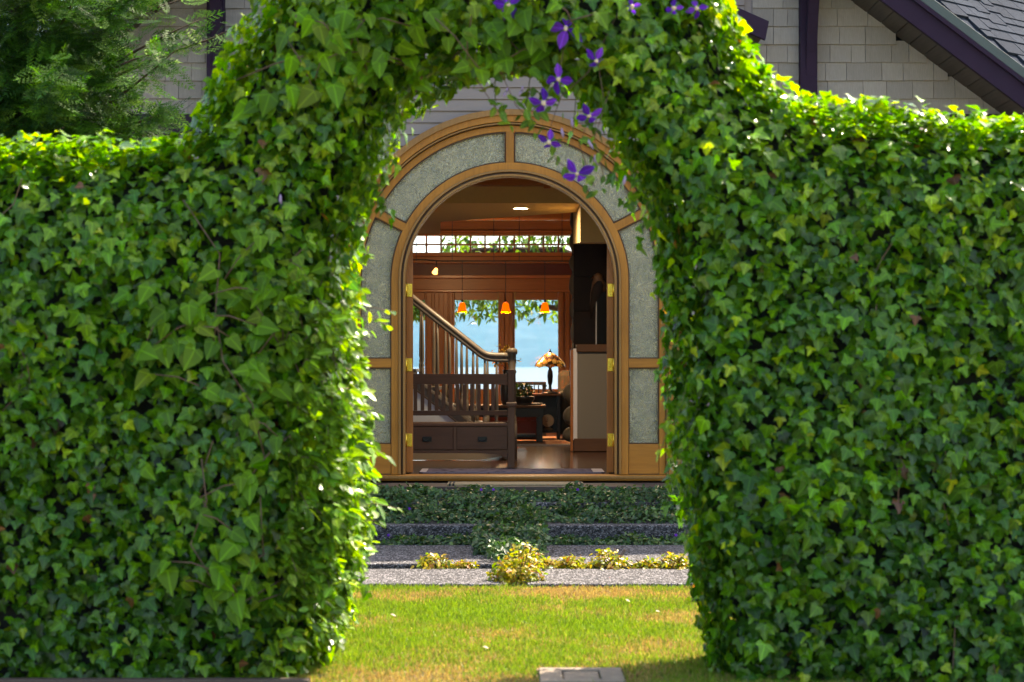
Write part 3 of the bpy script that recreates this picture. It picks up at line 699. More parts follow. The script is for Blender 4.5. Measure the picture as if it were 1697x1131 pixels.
# treads and risers
nst = 10; xs0 = X(842,dS); rise = .178; run = rise/.79
for i in range(nst):
    xa = xs0 - i*run; zt_ = FLR + (i+1)*rise
    B('tread', M['stair_x'], st, (xa-run-.03,xa,dS+.025,dS2-.025,zt_-.03,zt_), bevel=.004)
    B('riser', M['cream'], st, (xa-.045,xa-.032,dS+.025,dS2-.025,zt_-rise+.001,zt_-.031), bevel=0)
# spandrel below the near stringer, with a pale panel standing in for reflected sky
def lp(px): return 646 + (px-687)*.79
MB().prism([(X(560,dS),FLR),(X(795,dS),FLR),(X(835,dS),Z(strz(835)+14,dS)),(X(560,dS),Z(strz(560)+14,dS))], dS-.012, dS+.01).build('spandrel', M['cream'], st)
MB().prism([(X(560,dS),FLR+.1),(X(760,dS),Z(lp(760)+14,dS)-.05),(X(757,dS),Z(lp(757),dS)),(X(560,dS),Z(lp(560),dS))], dS-.022, dS-.013).build('spandrel_sky_sheen', M['sky_sheen_panel'], st)
MB().prism([(X(560,dS),Z(lp(560),dS)),(X(760,dS),Z(lp(760),dS)),(X(760,dS),Z(lp(760)-2,dS)),(X(560,dS),Z(lp(560)-2,dS))], dS-.03, dS-.0125).build('panel_bead', M['oak'], st)
nx = X(848.5,dS); nh = Z(583,dS)-FLR
for dd in (dS, dS2):
    MB().lathe([(.05,0),(.05,.35),(.035,.37),(.046,.40),(.03,.43),(.042,.5),(.036,nh-.22),(.046,nh-.2),(.034,nh-.17),(.040,nh-.1),(.040,nh-.03),(.052,nh-.02),(.052,nh+.02),(.03,nh+.035)], (nx,dd,FLR), 12).build('newel_post', M['stair'], st, smooth=True)

# ---- hall bench
dB = 17.95; kb = F/dB
bx0, bx1 = -1.42, X(853,dB); yb0, yb1 = dB, dB+.47
bench = empty('hall_bench', ((bx0+bx1)/2, dB+.24, FLR), 'brown oak hall bench with slatted back and two drawers inside the doorway', 'bench')
pw = .062
for xa in (bx0, bx1-pw):
    B('front_post', M['oak_z'], bench, (xa,xa+pw,yb0,yb0+pw,FLR,Z(674,dB)), bevel=.004)
    B('back_post', M['oak_z'], bench, (xa,xa+pw,yb1-pw,yb1,FLR,Z(613,dB+.45)), bevel=.004)
    B('arm', M['oak'], bench, (xa-.015,xa+pw+.018,yb0-.02,yb1-pw-.002,Z(673.8,dB),Z(668,dB)), bevel=.006)
xi0, xi1 = bx0+pw+.002, bx1-pw-.002
B('seat', M['oak'], bench, (xi0,xi1,yb0+.005,yb1-pw,Z(706.5,dB),Z(701.5,dB)), bevel=.004)
zb_, zt_ = Z(752,dB), Z(707,dB)
m = MB(); n = 24
low = [(xi0+(xi1-xi0)*i/n, Z(751.5,dB)-.035*(abs(2*i/n-1)**8)) for i in range(n+1)]
m.strip(low, [(x, Z(747,dB)) for x,_ in low], yb0+.012, yb0+.05).build('apron', M['oak'], bench, bevel=.003)
B('case_back', M['oak'], bench, (xi0,xi1,yb0+.03,yb1-pw,Z(747,dB)+.001,Z(707,dB)), bevel=0)
dv = [(xi0+.004, X(664,dB)), (X(666,dB), X(751,dB)-.003), (X(757,dB), xi1-.004)]
B('drawer_divider', M['oak_z'], bench, (X(751.5,dB),X(756.5,dB),yb0+.014,yb0+.03,Z(747,dB)+.002,Z(707,dB)-.001), bevel=.002)
for (a, b), hx_ in zip(((xi0+.004, X(751,dB)-.002), (X(757,dB), xi1-.004)), (707.5, 799.5)):
    d = B('drawer', M['oak'], bench, (a,b,yb0+.012,yb0+.029,Z(746,dB)+.003,Z(708,dB)), bevel=.003)
    hx = X(hx_,dB); hz = Z(728.5,dB)
    hd = B('handle_plate', M['black_metal'], d, (hx-.042,hx+.042,yb0+.008,yb0+.0115,hz-.024,hz+.024), bevel=.003)
    MB().tube([(hx+.034*math.cos(t), yb0-.004, hz+.008-.026*math.sin(t)) for t in [math.pi*i/8 for i in range(9)]], .005, 6).build('handle_bail', M['black_metal'], d, smooth=True)
# back rails and slats
yr = yb1-.045; dr = yr
m = MB(); n = 24; up_ = [(xi0+(xi1-xi0)*i/n, Z(620,dr)) for i in range(n+1)]
lo_ = [(x, Z(637,dr)-.014*(abs(2*i/n-1)**10)) for i, (x,_) in enumerate(up_)]
m.strip(lo_, up_, yr, yr+.028).build('top_rail', M['oak'], bench, bevel=.003)
B('lower_rail', M['oak'], bench, (xi0,xi1,yr,yr+.028,Z(689,dr),Z(681,dr)), bevel=.003)
ns = 17
for i in range(ns):
    c = X(700-4*11.6 + 11.62*i + 11.6*0, dr) - .30 + .0
    c = X(829 - 11.7*i - 12, dr)
    if c < xi0+.03: break
    B('slat', M['oak_z'], bench, (c-.017,c+.017,yr+.006,yr+.022,Z(681,dr)+.001,Z(637,dr)-.001), bevel=.003)
# ---- rugs and mats
rug = empty('entry_rug', (0, 17.4, FLR), 'dark patterned runner rug with pale borders lying inside the threshold', 'rug')
B('rug_field', M['rug'], rug, (-.74,.70,17.14,17.72,FLR-.005,FLR+.008), bevel=.003)
for a, b in ((-.80,-.742),(.702,.80)): B('rug_border', M['rug_edge'], rug, (a,b,17.14,17.72,FLR-.005,FLR+.0075), bevel=.003)
B('rug_border', M['rug'], rug, (-.8,.8,17.10,17.138,FLR-.005,FLR+.0075), bevel=.003)
zp = FLR-.06
dm = empty('doormat', (0, 16.45, zp), 'tan coir doormat with black end stripes on the porch step', 'doormat')
ma, mb = X(742,16.5), X(966,16.5)
B('mat_body', M['mat'], dm, (ma,mb,16.28,16.62,zp+.001,zp+.016), bevel=.004)
for a in (ma+.015, ma+.045, mb-.06, mb-.03): B('stripe', M['mat_black'], dm, (a,a+.016,16.275,16.625,zp+.0012,zp+.018), bevel=.002)
rr = empty('living_room_rug', (0, 24.3, FLR), 'red patterned area rug under the coffee table', 'rug')
B('rug_field', M['rug_red'], rr, (-1.6,1.4,23.1,25.6,FLR-.005,FLR+.012), bevel=.003); B('rug_border', M['rug_edge'], rr, (-1.6,1.4,23.0,23.098,FLR-.005,FLR+.012), bevel=.003)
# ---- coffee table, plant, vase
dC = 23.5
ct = empty('coffee_table', (0, dC+.3, FLR), 'black low table with a shelf on the red rug', 'table')
tx0, tx1 = -.85, X(905,dC)
zt_ = Z(672,dC)
B('table_top', M['oak'], ct, (tx0,tx1,dC,dC+.7,zt_-.03,zt_), bevel=.005)
B('apron', M['black_wood'], ct, (tx0+.05,tx1-.03,dC+.03,dC+.67,zt_-.14,zt_-.031), bevel=.004)
for a in (tx0+.06, tx1-.11):
    for b in (dC+.04, dC+.6): B('leg', M['black_wood'], ct, (a,a+.07,b,b+.07,FLR+.012,zt_-.141), bevel=.004)
B('shelf', M['black_wood'], ct, (tx0+.14,tx1-.12,dC+.08,dC+.62,FLR+.07,FLR+.10), bevel=.004)
ot = empty('storage_box', (.06, dC+1.1, FLR), 'dark red leather box standing behind the coffee table', 'box')
B('box_body', M['redbox'], ot, (-.35,X(890,24.5),24.5,24.95,FLR+.0125,FLR+.24), bevel=.01); B('lid', M['redbox'], ot, (-.36,X(891,24.5),24.49,24.96,FLR+.243,FLR+.30), bevel=.01)
def leaves_on(name, parent, centers, tmpl, size, cols, w, mat, seed=0, normal_up=.5, kind=None):
    n = len(centers); nor = rng.normal(0,1,(n,3)); nor[:,2] = np.abs(nor[:,2])+normal_up; tip = rng.normal(0,1,(n,3)); tip[:,2] -= .6
    return scatter(name, tmpl, centers, frames(nor, tip), size*rng.uniform(.7,1.25,n), palette(n, cols, w), mat, parent, kind=kind)
pp = empty('potted_plant', (X(868,dC),dC+.3,zt_), 'dark leafy plant in a round clay bowl on the coffee table', 'plant')
MB().lathe([(.07,0),(.10,.02),(.13,.07),(.135,.1),(.12,.1),(.1,.08)], (X(868,dC),dC+.3,zt_), 14).build('bowl', M['clay'], pp, smooth=True)
MB().lathe([(.17,.0),(.2,.012),(.2,.02),(.1,.012)], (X(872,dC),dC+.3,zt_+.0), 18).build('saucer', M['clay'], pp, smooth=True)
c = rng.normal(0,1,(260,3)); c /= np.linalg.norm(c,axis=1,keepdims=True); c *= rng.uniform(.3,1,(260,1))**.5; c = c*np.array([.13,.12,.10]) + np.array([X(866,dC),dC+.3,zt_+.17])
o = leaves_on('foliage', pp, c, OVAL, .045, [(.012,.025,.008),(.03,.05,.012)], [2,1], M['cover'], kind='stuff')
vs_ = empty('vase_of_twigs', (X(838,dC),dC+.2,zt_), 'slim vase of dried flower twigs beside the newel post', 'vase')
MB().lathe([(.04,0),(.06,.06),(.065,.2),(.03,.36),(.04,.42),(.035,.42)], (X(838,dC),dC+.2,zt_), 12).build('vase_body', M['clay'], vs_, smooth=True)
tw = MB(); ends = []
for i in range(16):
    a = random.uniform(-1,1); p0 = Vector((X(838,dC),dC+.2,zt_+.42)); e = p0 + Vector((a*.22, random.uniform(-.1,.1), random.uniform(.08,.32)*(1-.3*abs(a))))
    mid = (p0+e)/2 + Vector((0,0,.05)); tw.tube([p0, mid, e], .003, 4); ends += [e, mid, (mid+e)/2]
tw.build('twig', M['stem'], vs_)
c = np.array([tuple(e + Vector((random.uniform(-.02,.02),)*3)) for e in ends for _ in range(3)])
leaves_on('flower_heads', vs_, c, OVAL, .04, [(.30,.20,.12),(.12,.10,.05),(.22,.10,.06)], [2,2,1], M['vine_leaf'], kind='stuff')
# ---- chair by the windows
dc = 26.4
ch = empty('slat_chair', (X(882,dc), dc, FLR), 'dark slat-back armchair silhouetted before the lake windows', 'chair')
ca, cb = X(852,dc), X(905,dc); zc = Z(633,dc)
B('top_rail', M['black_wood'], ch, (ca,cb,dc,dc+.03,zc-.045,zc), bevel=.004)
for i in range(7): xx = ca+.03+(cb-ca-.08)*i/6; B('slat', M['black_wood'], ch, (xx,xx+.016,dc+.006,dc+.022,FLR+.42,zc-.046), bevel=.002)
B('seat', M['black_wood'], ch, (ca+.005,cb-.005,dc+.001,dc+.5,FLR+.37,FLR+.419), bevel=.004)
for a in (ca, cb-.04):
    for b, h in ((dc+.031,zc-.06), (dc+.46,FLR+.64)): B('leg', M['black_wood'], ch, (a-.002,a+.042,b,b+.04,FLR,h if b > dc+.1 else zc-.05), bevel=.003)
    B('arm', M['black_wood'], ch, (a-.01,a+.05,dc+.04,dc+.52,FLR+.641,FLR+.665), bevel=.004)
# ---- side table, stained glass lamp, clock
dL = 24.55
stb = empty('side_table', (X(912,dL), dL+.15, FLR), 'black open side table carrying the stained glass lamp', 'table')
sa, sb = X(872,dL), X(930,dL); zl_ = Z(653,dL)
B('table_top', M['oak'], stb, (sa,sb,dL-.05,dL+.42,zl_-.025,zl_), bevel=.004)
for a in (sa+.01, sb-.05):
    for b in (dL-.03, dL+.36): B('leg', M['black_wood'], stb, (a,a+.04,b,b+.04,FLR+.013,zl_-.0255), bevel=.003)
B('back_panel', M['black_wood'], stb, (sa+.05,sb-.05,dL+.37,dL+.39,FLR+.1,zl_-.026), bevel=0); B('shelf', M['black_wood'], stb, (sa+.012,sb-.012,dL+.011,dL+.359,FLR+.09,FLR+.115), bevel=.003)
lx = X(912,dL); ly = dL+.12
tl = empty('stained_glass_lamp', (lx, ly, zl_), 'table lamp with a domed amber stained glass shade on the side table', 'lamp')
hl = Z(583,dL)-zl_
MB().lathe([(.105,0),(.11,.008),(.085,.02),(.04,.03),(.022,.045),(.018,.10),(.030,.14),(.036,.22),(.03,.28),(.016,.31),(.028,.33),(.018,.36),(.010,.38),(.008,hl-.02)], (lx,ly,zl_), 14).build('lamp_base', M['black_metal'], tl, smooth=True)
m = MB(); prof = [(.02,hl-.012),(.06,hl-.03),(.115,hl-.075),(.165,hl-.125),(.192,hl-.165),(.188,hl-.19)]
n = 32; vs = []
for j, (r, zz) in enumerate(prof):
    for k in range(n): a = 2*math.pi*k/n; vs.append((lx+r*math.cos(a), ly+r*math.sin(a), zl_+zz-(.010*math.cos(8*a) if j == len(prof)-1 else 0)))
fs = [(j*n+k,j*n+(k+1)%n,(j+1)*n+(k+1)%n,(j+1)*n+k) for j in range(len(prof)-1) for k in range(n)]
m.add(vs, fs).build('lamp_shade', M['stained'], tl, smooth=True)
MB().lathe([(.018,hl-.014),(.022,hl),(.008,hl+.01),(.010,hl+.022),(.002,hl+.035)], (lx,ly,zl_), 10).build('finial', M['black_metal'], tl, smooth=True)
pl = bpy.data.lights.new('lamp_bulb', 'POINT'); pl.energy = .8; pl.color = (1,.62,.28); pl.shadow_soft_size = .04
po = bpy.data.objects.new('bulb', pl); link(po, (lx,ly,zl_+hl-.12), tl)
ckx, cky, ckz = X(908,dL), dL+.07, FLR+.1155
ck = empty('round_clock', (ckx, cky, ckz), 'small cream round clock on a stand under the lamp table', 'clock')
MB().lathe([(.075,0),(.07,.02),(.035,.035),(.03,.05)], (ckx,cky,ckz), 14, sy=.6).build('clock_stand', M['stone'], ck, smooth=True)
m = MB(); n = 20
m.tube([(ckx,cky-.02,ckz+.125),(ckx,cky+.02,ckz+.125)], .078, 20).build('clock_body', M['cream'], ck, bevel=.006)
m = MB().box(ckx-.003,ckx+.003,cky-.026,cky-.0215,ckz+.12,ckz+.17).box(ckx-.03,ckx+.002,cky-.026,cky-.0215,ckz+.115,ckz+.121); m.build('clock_hands', M['black_metal'], ck)
# ---- sofa
sf = empty('sofa', (1.5, 25.3, FLR), 'patterned dark olive sofa half hidden behind the half wall', 'sofa')
sx0 = X(925,24.7)
B('arm', M['sofa'], sf, (sx0+.01,sx0+.25,24.72,25.6,FLR+.05,FLR+.60), bevel=.06); B('seat', M['sofa'], sf, (sx0+.255,2.6,24.75,25.6,FLR+.05,FLR+.42), bevel=.05)
B('backrest', M['sofa'], sf, (sx0+.02,2.6,25.61,25.85,FLR+.05,FLR+.86), bevel=.07); B('cushion', M['sofa'], sf, (sx0+.26,1.5,24.75,25.6,FLR+.425,FLR+.56), bevel=.05)
# ---- stone fireplace: slate face and river stones
fp = empty('stone_fireplace', (1.6, 22.6, FLR), 'dark slate fireplace with pale river stones stacked up its edge', 'fireplace')
df_ = 21.85; fx = X(950,df_)
B('chimney_core', M['slate'], fp, (fx+.01,2.9,df_+.03,df_+.9,FLR,3.3), bevel=0)
zz = FLR; i = 0
while zz < 3.0:
    xx = fx if i % 2 else fx-.12; h = .38
    while xx < 2.6:
        w = .44 + .1*((i*7+int(xx*10)) % 3); B('slate_tile', M['slate'], fp, (max(xx,fx)+.003,min(xx+w,2.88)-.003,df_+random.uniform(-.006,.004),df_+.029,zz+.003,zz+h-.003), bevel=.004); xx += w
    zz += h; i += 1
zz = FLR+.06
for k in range(14):
    h = random.uniform(.10,.15); r = random.uniform(.06,.09)
    rx = .13 if k in (1,) else (.11 if k < 3 else r)
    MB().blob((fx+(.0 if k < 3 else .04), df_+.18, zz+h), (rx, .14, h), 12, 8, .1, k).build('stone', M['stone'], fp, smooth=True); zz += 2*h-.005
# ---- bird carving on a black pedestal, on the half wall cap
zcap = Z(571,dh)
pd = empty('black_pedestal', (X(1003,dh),dh+.13,zcap), 'glossy black display post standing on the half wall cap', 'pedestal')
xp0 = X(988,dh)
zpt = Z(484,dh)
B('post', M['blackgloss'], pd, (xp0+.008,xp0+.42,dh+.02,dh+.22,zcap,zpt), bevel=.006); B('edge_strip', M['lilac'], pd, (xp0,xp0+.006,dh+.02,dh+.22,zcap,zpt-.01), bevel=.002)
bd = empty('carved_bird', (X(991,dh),dh+.1,zpt), 'brown carved hawk with long dark wings perched on the black post', 'sculpture')
bxc = X(992,dh); byc = dh+.1
def skin(name, path, mat, n=12):
    m = MB(); vs = []
    for (x,y,z,rx,ry) in path:
        for k in range(n): a = 2*math.pi*k/n; vs.append((x+rx*math.cos(a), y+ry*math.sin(a), z))
    fs = [(j*n+k,j*n+(k+1)%n,(j+1)*n+(k+1)%n,(j+1)*n+k) for j in range(len(path)-1) for k in range(n)] + [tuple(range(n-1,-1,-1)), tuple(range((len(path)-1)*n,len(path)*n))]
    return m.add(vs, fs).build(name, mat, bd, smooth=True)
zt0 = Z(452,dh)
skin('body', [(bxc-.06,byc,zt0-.42,.012,.02),(bxc-.05,byc,zt0-.34,.04,.05),(bxc-.01,byc,zt0-.24,.075,.08),(bxc+.01,byc,zt0-.16,.085,.085),(bxc+.005,byc,zt0-.10,.072,.07),(bxc,byc,zt0-.075,.054,.055),(bxc-.002,byc,zt0-.045,.056,.058),(bxc-.002,byc,zt0-.02,.045,.048),(bxc,byc,zt0,.012,.014)], M['feather'])
MB().add([(bxc-.062,byc-.03,zt0-.045),(bxc-.05,byc-.055,zt0-.045),(bxc-.05,byc-.035,zt0-.03),(bxc-.085,byc-.055,zt0-.075)], [(0,1,3),(1,2,3),(2,0,3),(0,2,1)]).build('beak', M['brass'], bd)
for s in (-1, 1):
    skin('wing', [(bxc-.075,byc+s*.05,zt0-.50,.006,.01),(bxc-.06,byc+s*.06,zt0-.36,.03,.018),(bxc-.02,byc+s*.075,zt0-.22,.06,.022),(bxc+.0,byc+s*.075,zt0-.13,.055,.02),(bxc+.01,byc+s*.06,zt0-.09,.02,.012)], M['slate'])
    MB().tube([(bxc+.02,byc+s*.03,zt0-.2),(bxc+.035,byc+s*.03,zt0-.27),(bxc+.05,byc-.01+s*.03,zpt+.005)], .014, 6).build('leg', M['feather'], bd, smooth=True)
# ---- pendants on a cable track, spot, recessed light
dP = 25.0; ztr = Z(433,dP)
tk = empty('cable_track', (0, dP, ztr), 'thin black lighting track hanging above the pendant lamps', 'track')
MB().tube([(X(683,dP)-.8,dP+.3,ztr+.03),(X(700,dP),dP+.05,ztr+.02),(X(730,dP),dP,ztr),(X(950,dP),dP,ztr),(X(1000,dP),dP,ztr)], .008, 6).build('track_bar', M['black_metal'], tk, smooth=True)
for px in (690, 749.5, 818.5, 860.5, 931.5): MB().tube([(X(px,dP),dP,ztr),(X(px,dP),dP,3.97)], .004, 5).build('hanger', M['black_metal'], tk)
shade = [(.012,.125),(.028,.122),(.040,.10),(.046,.06),(.056,.02),(.066,.0)]
for px, nm in ((766,'amber bell-shaped pendant lamp over the pane crossed by the handrail'), (838,'amber bell-shaped pendant lamp before the post between the glass doors'), (903,'amber bell-shaped pendant lamp above the stained glass lamp')):
    x = X(px,dP); zp_ = Z(518,dP)
    pn = empty('pendant_lamp', (x,dP,zp_), nm, 'lamp', 'amber pendant lamps on the track')
    m = MB(); n = 20; vs = [(x+r*math.cos(2*math.pi*k/n), dP+r*math.sin(2*math.pi*k/n), zp_+h) for r, h in shade for k in range(n)]
    m.add(vs, [(j*n+k,j*n+(k+1)%n,(j+1)*n+(k+1)%n,(j+1)*n+k) for j in range(len(shade)-1) for k in range(n)]).build('lamp_shade', M['lamp_orange'], pn, smooth=True)
    MB().lathe([(.012,.12),(.014,.15),(.006,.16)], (x,dP,zp_), 8).build('socket', M['black_metal'], pn, smooth=True)
    MB().tube([(x,dP,zp_+.155),(x,dP,ztr)], .004, 5).build('cord', M['black_metal'], pn)
    pl = bpy.data.lights.new('pendant_bulb', 'POINT'); pl.energy = 36; pl.color = (1,.62,.32); pl.shadow_soft_size = .03
    link(bpy.data.objects.new('bulb', pl), (x,dP,zp_+.03), pn)
sp = empty('spot_light', (X(722,dP),dP,Z(455,dP)), 'small lit amber spotlight clipped to the lighting track', 'lamp')
MB().tube([(X(723,dP),dP,ztr),(X(723,dP),dP,Z(447,dP))], .008, 6).build('stem', M['black_metal'], sp)
MB().tube([(X(723,dP),dP,Z(446,dP)),(X(722,dP)-.01,dP-.04,Z(453,dP))], [.02,.036], 10).build('spot_head', M['lamp_dim'], sp, smooth=True)
sl_ = bpy.data.lights.new('spot_bulb', 'SPOT'); sl_.energy = 24; sl_.color = (1,.68,.36); sl_.spot_size = R(110); sl_.spot_blend = .8; sl_.shadow_soft_size = .05
so_ = bpy.data.objects.new('bulb', sl_); link(so_, (X(722,dP)-.01,dP+.05,Z(454,dP)), sp); so_.rotation_euler = Vector((.5,1,-.12)).to_track_quat('-Z','Y').to_euler()
rl = empty('recessed_light', (X(863,18.95),18.95,zs), 'lit round recessed light in the tan ceiling of the hall', 'lamp')
yrl = 3300*(zs-CAMZ)/(HY-345)
MB().lathe([(.085,-.006),(.085,-.001),(.07,-.001),(.07,-.006)], (X(863,yrl),yrl,zs), 20).build('trim_ring', M['lilac'], rl, smooth=False)
MB().lathe([(.068,-.008),(.068,-.002)], (X(863,yrl),yrl,zs), 20).build('lens', M['lamp_warm'], rl)
al = bpy.data.lights.new('recessed_bulb', 'AREA'); al.shape = 'DISK'; al.size = .13; al.energy = 18; al.color = (1,.82,.58)
link(bpy.data.objects.new('bulb', al), (X(863,yrl),yrl,zs-.012), rl)

# ================================================================== TREE BEYOND THE WINDOWS
ft = empty('fruit_tree', (3.2, 33.2, -.1), 'leafy tree with a hanging bough seen through the lake windows', 'tree')
m = MB(); m.tube([(3.2,33.4,-.5),(3.1,33.4,1.2),(2.7,33.3,2.2),(2.0,33.2,2.75)], [.18,.16,.13,.11], 8)
m.tube([(2.0,33.2,2.75),(1.2,33.1,2.55),(.75,33.0,2.32),(.45,33,2.35)], [.10,.08,.06,.03], 8)
m.tube([(2.0,33.2,2.75),(.8,33.4,3.3),(-.6,33.4,3.3),(-2.0,33.3,3.0)], [.10,.07,.05,.02], 8); m.tube([(2.0,33.2,2.75),(1.8,33.6,4.2),(1.2,33.8,5.2)], [.09,.07,.03], 8)
m.tube([(.8,33.4,3.3),(-.2,33.2,2.75),(-1.4,33.1,2.55)], [.05,.03,.015], 6)
m.build('trunk', M['bark'], ft, smooth=True)
pts = []
while len(pts) < 5600:
    x = random.uniform(-3.4,3.4); y = random.uniform(32.3,34.4)
    lowz = CAMZ + (HY-(527+5*math.sin(x*9)+4*math.sin(x*23+y*3)))*y/F
    if abs(x-.72) < .22 and random.random() < .4: lowz -= random.uniform(0,.20)
    top = 3.95 if x > -.1 else 3.95 - (-.1-x)*.75
    top += .35*math.sin(x*5)
    if x > .4: top += 1.0
    z = random.uniform(lowz, max(lowz+.12, top))
    if math.sin(x*4.1+1)*math.sin(z*6.3)*math.sin(y*3+x) > .42: continue
    pts.append((x,y,z))
pts = np.array(pts); n = len(pts)
nor = rng.normal(0,.6,(n,3)); nor[:,2] += .7; tip = rng.normal(0,.5,(n,3)); tip[:,2] -= .8
scatter('crown', LONG, pts, frames(nor,tip), rng.uniform(.10,.19,n), palette(n, [(.05,.10,.02),(.10,.17,.03),(.03,.065,.015)], [3,2,2]), M['vine_leaf'], ft)

# ================================================================== HEDGE WITH ARCH
YF, YBK = 8.6, 9.42
def hp(px, py, k=371.0): return ((px-CX0)/k, CAMZ + (HY-py)/k)
outer = [hp(*p) for p in [(-420,258),(0,250),(200,238),(300,230),(340,192),(370,130),(402,78),(435,22),(462,-60),(560,-140),(850,-190),(1080,-140),(1150,-60),(1192,0),(1228,76),(1265,132),(1325,172),(1420,188),(1560,195),(1697,199),(2110,203)]]
KO = 3300/9.3
openl = [(531,1200),(532,1110),(542,1050),(563,960),(586,870),(584,780),(588,700),(578,600),(574,500),(582,420),(604,350),(628,295),(650,235),(680,180),(728,140),(800,120),(870,117),(935,140),(991,185),(1028,245),(1056,305),(1084,355),(1100,420),(1112,500),(1121,600),(1124,700),(1128,800),(1144,900),(1161,980),(1176,1050),(1184,1110),(1186,1200)]
opening = [hp(px,py,KO) for px,py in openl]
opening[0] = (opening[0][0], -.06); opening[-1] = (opening[-1][0], -.06)
poly = np.array([(-3.42,-.06)] + outer + [(3.42,-.06)] + opening[::-1])
PA = poly; PB = np.roll(poly, -1, axis=0)
nO = len(outer)
segkind = np.zeros(len(poly), int)                 # 0 plain, 1 outer top, 2 opening
segkind[1:nO] = 1; segkind[nO+2:nO+2+len(opening)-1] = 2
def inside(p):
    x, z = p[:,0:1], p[:,1:2]; a, b = PA[None], PB[None]
    cond = (a[...,1] > z) != (b[...,1] > z)
    t = (z - a[...,1])/(b[...,1]-a[...,1]+1e-12)
    return (np.sum(cond & (x < a[...,0] + t*(b[...,0]-a[...,0])), axis=1) % 2) == 1
def nearest(p):
    sel = segkind > 0; a, b = PA[sel][None], PB[sel][None]; q = p[:,None,:]
    ab = b-a; t = np.clip(((q-a)*ab).sum(-1)/((ab**2).sum(-1)+1e-12), 0, 1); c = a + t[...,None]*ab; d = np.linalg.norm(q-c, axis=-1)
    i = d.argmin(1); r = np.arange(len(p)); cc = c[r,i]; dd = d[r,i]
    return dd, (cc-p)/(dd[:,None]+1e-9), segkind[sel][i]
def undul(x, z): return .045*np.sin(2.3*x+1.7*z)+.03*np.sin(5.1*x-3.3*z+1)+.02*np.sin(9*x+7*z)
def front_points(n, back=False):
    p = np.column_stack([rng.uniform(-3.4,3.4,n), rng.uniform(0,3.6,n)]); p = p[inside(p)]
    d, o2, kd = nearest(p); r = np.where(kd == 1, .46, np.where(p[:,0] < -.2, .40, .22))
    u = np.clip((r-d)/r, 0, 1); y = r - np.sqrt(np.maximum(0, r*r-(u*r)**2))
    nor = np.column_stack([o2[:,0]*u, -np.sqrt(1-u*u), o2[:,1]*u])
    yy = YF + y + undul(p[:,0], p[:,1])*(1-u)
    if back: yy = YBK - y; nor[:,1] *= -1
    return np.column_stack([p[:,0], yy, p[:,1]]), nor, d, kd
def rim_points(n):
    idx = np.where(segkind > 0)[0]; L = np.linalg.norm(PB[idx]-PA[idx], axis=1)
    i = rng.choice(idx, n, p=L/L.sum()); t = rng.uniform(0,1,n)[:,None]; p = PA[i]*(1-t)+PB[i]*t
    e = PB[i]-PA[i]; nrm = np.column_stack([e[:,1], -e[:,0]]); nrm /= np.linalg.norm(nrm,axis=1,keepdims=True)
    tst = inside(p + nrm*.01); nrm[tst] *= -1
    y = rng.uniform(YF+.12, YBK-.05, n)
    wob = .03*np.sin(6*y+5*p[:,0]+4*p[:,1])
    P = np.column_stack([p[:,0]+nrm[:,0]*wob, y, p[:,1]+nrm[:,1]*wob])
    keep = P[:,2] > .02
    return P[keep], np.column_stack([nrm[:,0], np.zeros(n), nrm[:,1]])[keep], segkind[i][keep]
hedge = empty('ivy_hedge', (0, 9.0, 0), 'tall clipped ivy hedge with an arched opening towards the house', 'hedge')
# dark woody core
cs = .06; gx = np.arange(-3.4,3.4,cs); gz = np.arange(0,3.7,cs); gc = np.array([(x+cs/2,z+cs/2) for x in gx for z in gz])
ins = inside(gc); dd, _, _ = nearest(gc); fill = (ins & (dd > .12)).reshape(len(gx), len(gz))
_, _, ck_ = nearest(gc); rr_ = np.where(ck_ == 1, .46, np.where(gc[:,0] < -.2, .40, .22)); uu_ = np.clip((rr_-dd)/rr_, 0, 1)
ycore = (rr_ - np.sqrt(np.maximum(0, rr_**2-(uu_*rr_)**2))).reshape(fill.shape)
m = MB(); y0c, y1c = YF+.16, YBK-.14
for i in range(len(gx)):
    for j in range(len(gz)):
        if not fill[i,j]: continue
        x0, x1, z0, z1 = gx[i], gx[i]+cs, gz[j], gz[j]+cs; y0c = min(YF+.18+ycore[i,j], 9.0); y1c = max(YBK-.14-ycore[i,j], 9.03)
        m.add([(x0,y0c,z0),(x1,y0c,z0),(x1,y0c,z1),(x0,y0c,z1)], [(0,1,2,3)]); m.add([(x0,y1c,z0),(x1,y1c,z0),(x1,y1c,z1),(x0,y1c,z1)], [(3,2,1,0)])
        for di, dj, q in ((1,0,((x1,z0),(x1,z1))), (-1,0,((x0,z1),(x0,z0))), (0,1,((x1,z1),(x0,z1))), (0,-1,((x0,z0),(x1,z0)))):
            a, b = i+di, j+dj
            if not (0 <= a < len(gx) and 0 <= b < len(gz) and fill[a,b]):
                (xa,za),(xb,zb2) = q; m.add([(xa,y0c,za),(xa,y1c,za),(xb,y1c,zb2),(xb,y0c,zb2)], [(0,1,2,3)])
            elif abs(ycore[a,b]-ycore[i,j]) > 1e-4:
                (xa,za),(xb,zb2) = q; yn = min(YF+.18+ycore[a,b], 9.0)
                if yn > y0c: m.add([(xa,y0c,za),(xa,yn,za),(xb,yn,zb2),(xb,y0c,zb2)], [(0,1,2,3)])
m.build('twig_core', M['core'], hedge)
def orient(nor, hang=1.0, jit=.46, up=.34):
    n = len(nor); nn = nor + rng.normal(0,jit,(n,3)); nn[:,2] += up
    tip = rng.normal(0,.55,(n,3)); tip[:,2] -= hang; tip += nor*.35
    return frames(nn, tip)
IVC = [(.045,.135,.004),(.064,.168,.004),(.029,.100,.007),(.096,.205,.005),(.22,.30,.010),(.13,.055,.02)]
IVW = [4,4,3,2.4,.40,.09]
def depth_shift(P, nor, lo, hi): return P - nor*rng.uniform(lo, hi, len(P))[:,None]
P1, n1, d1, k1 = front_points(49000)
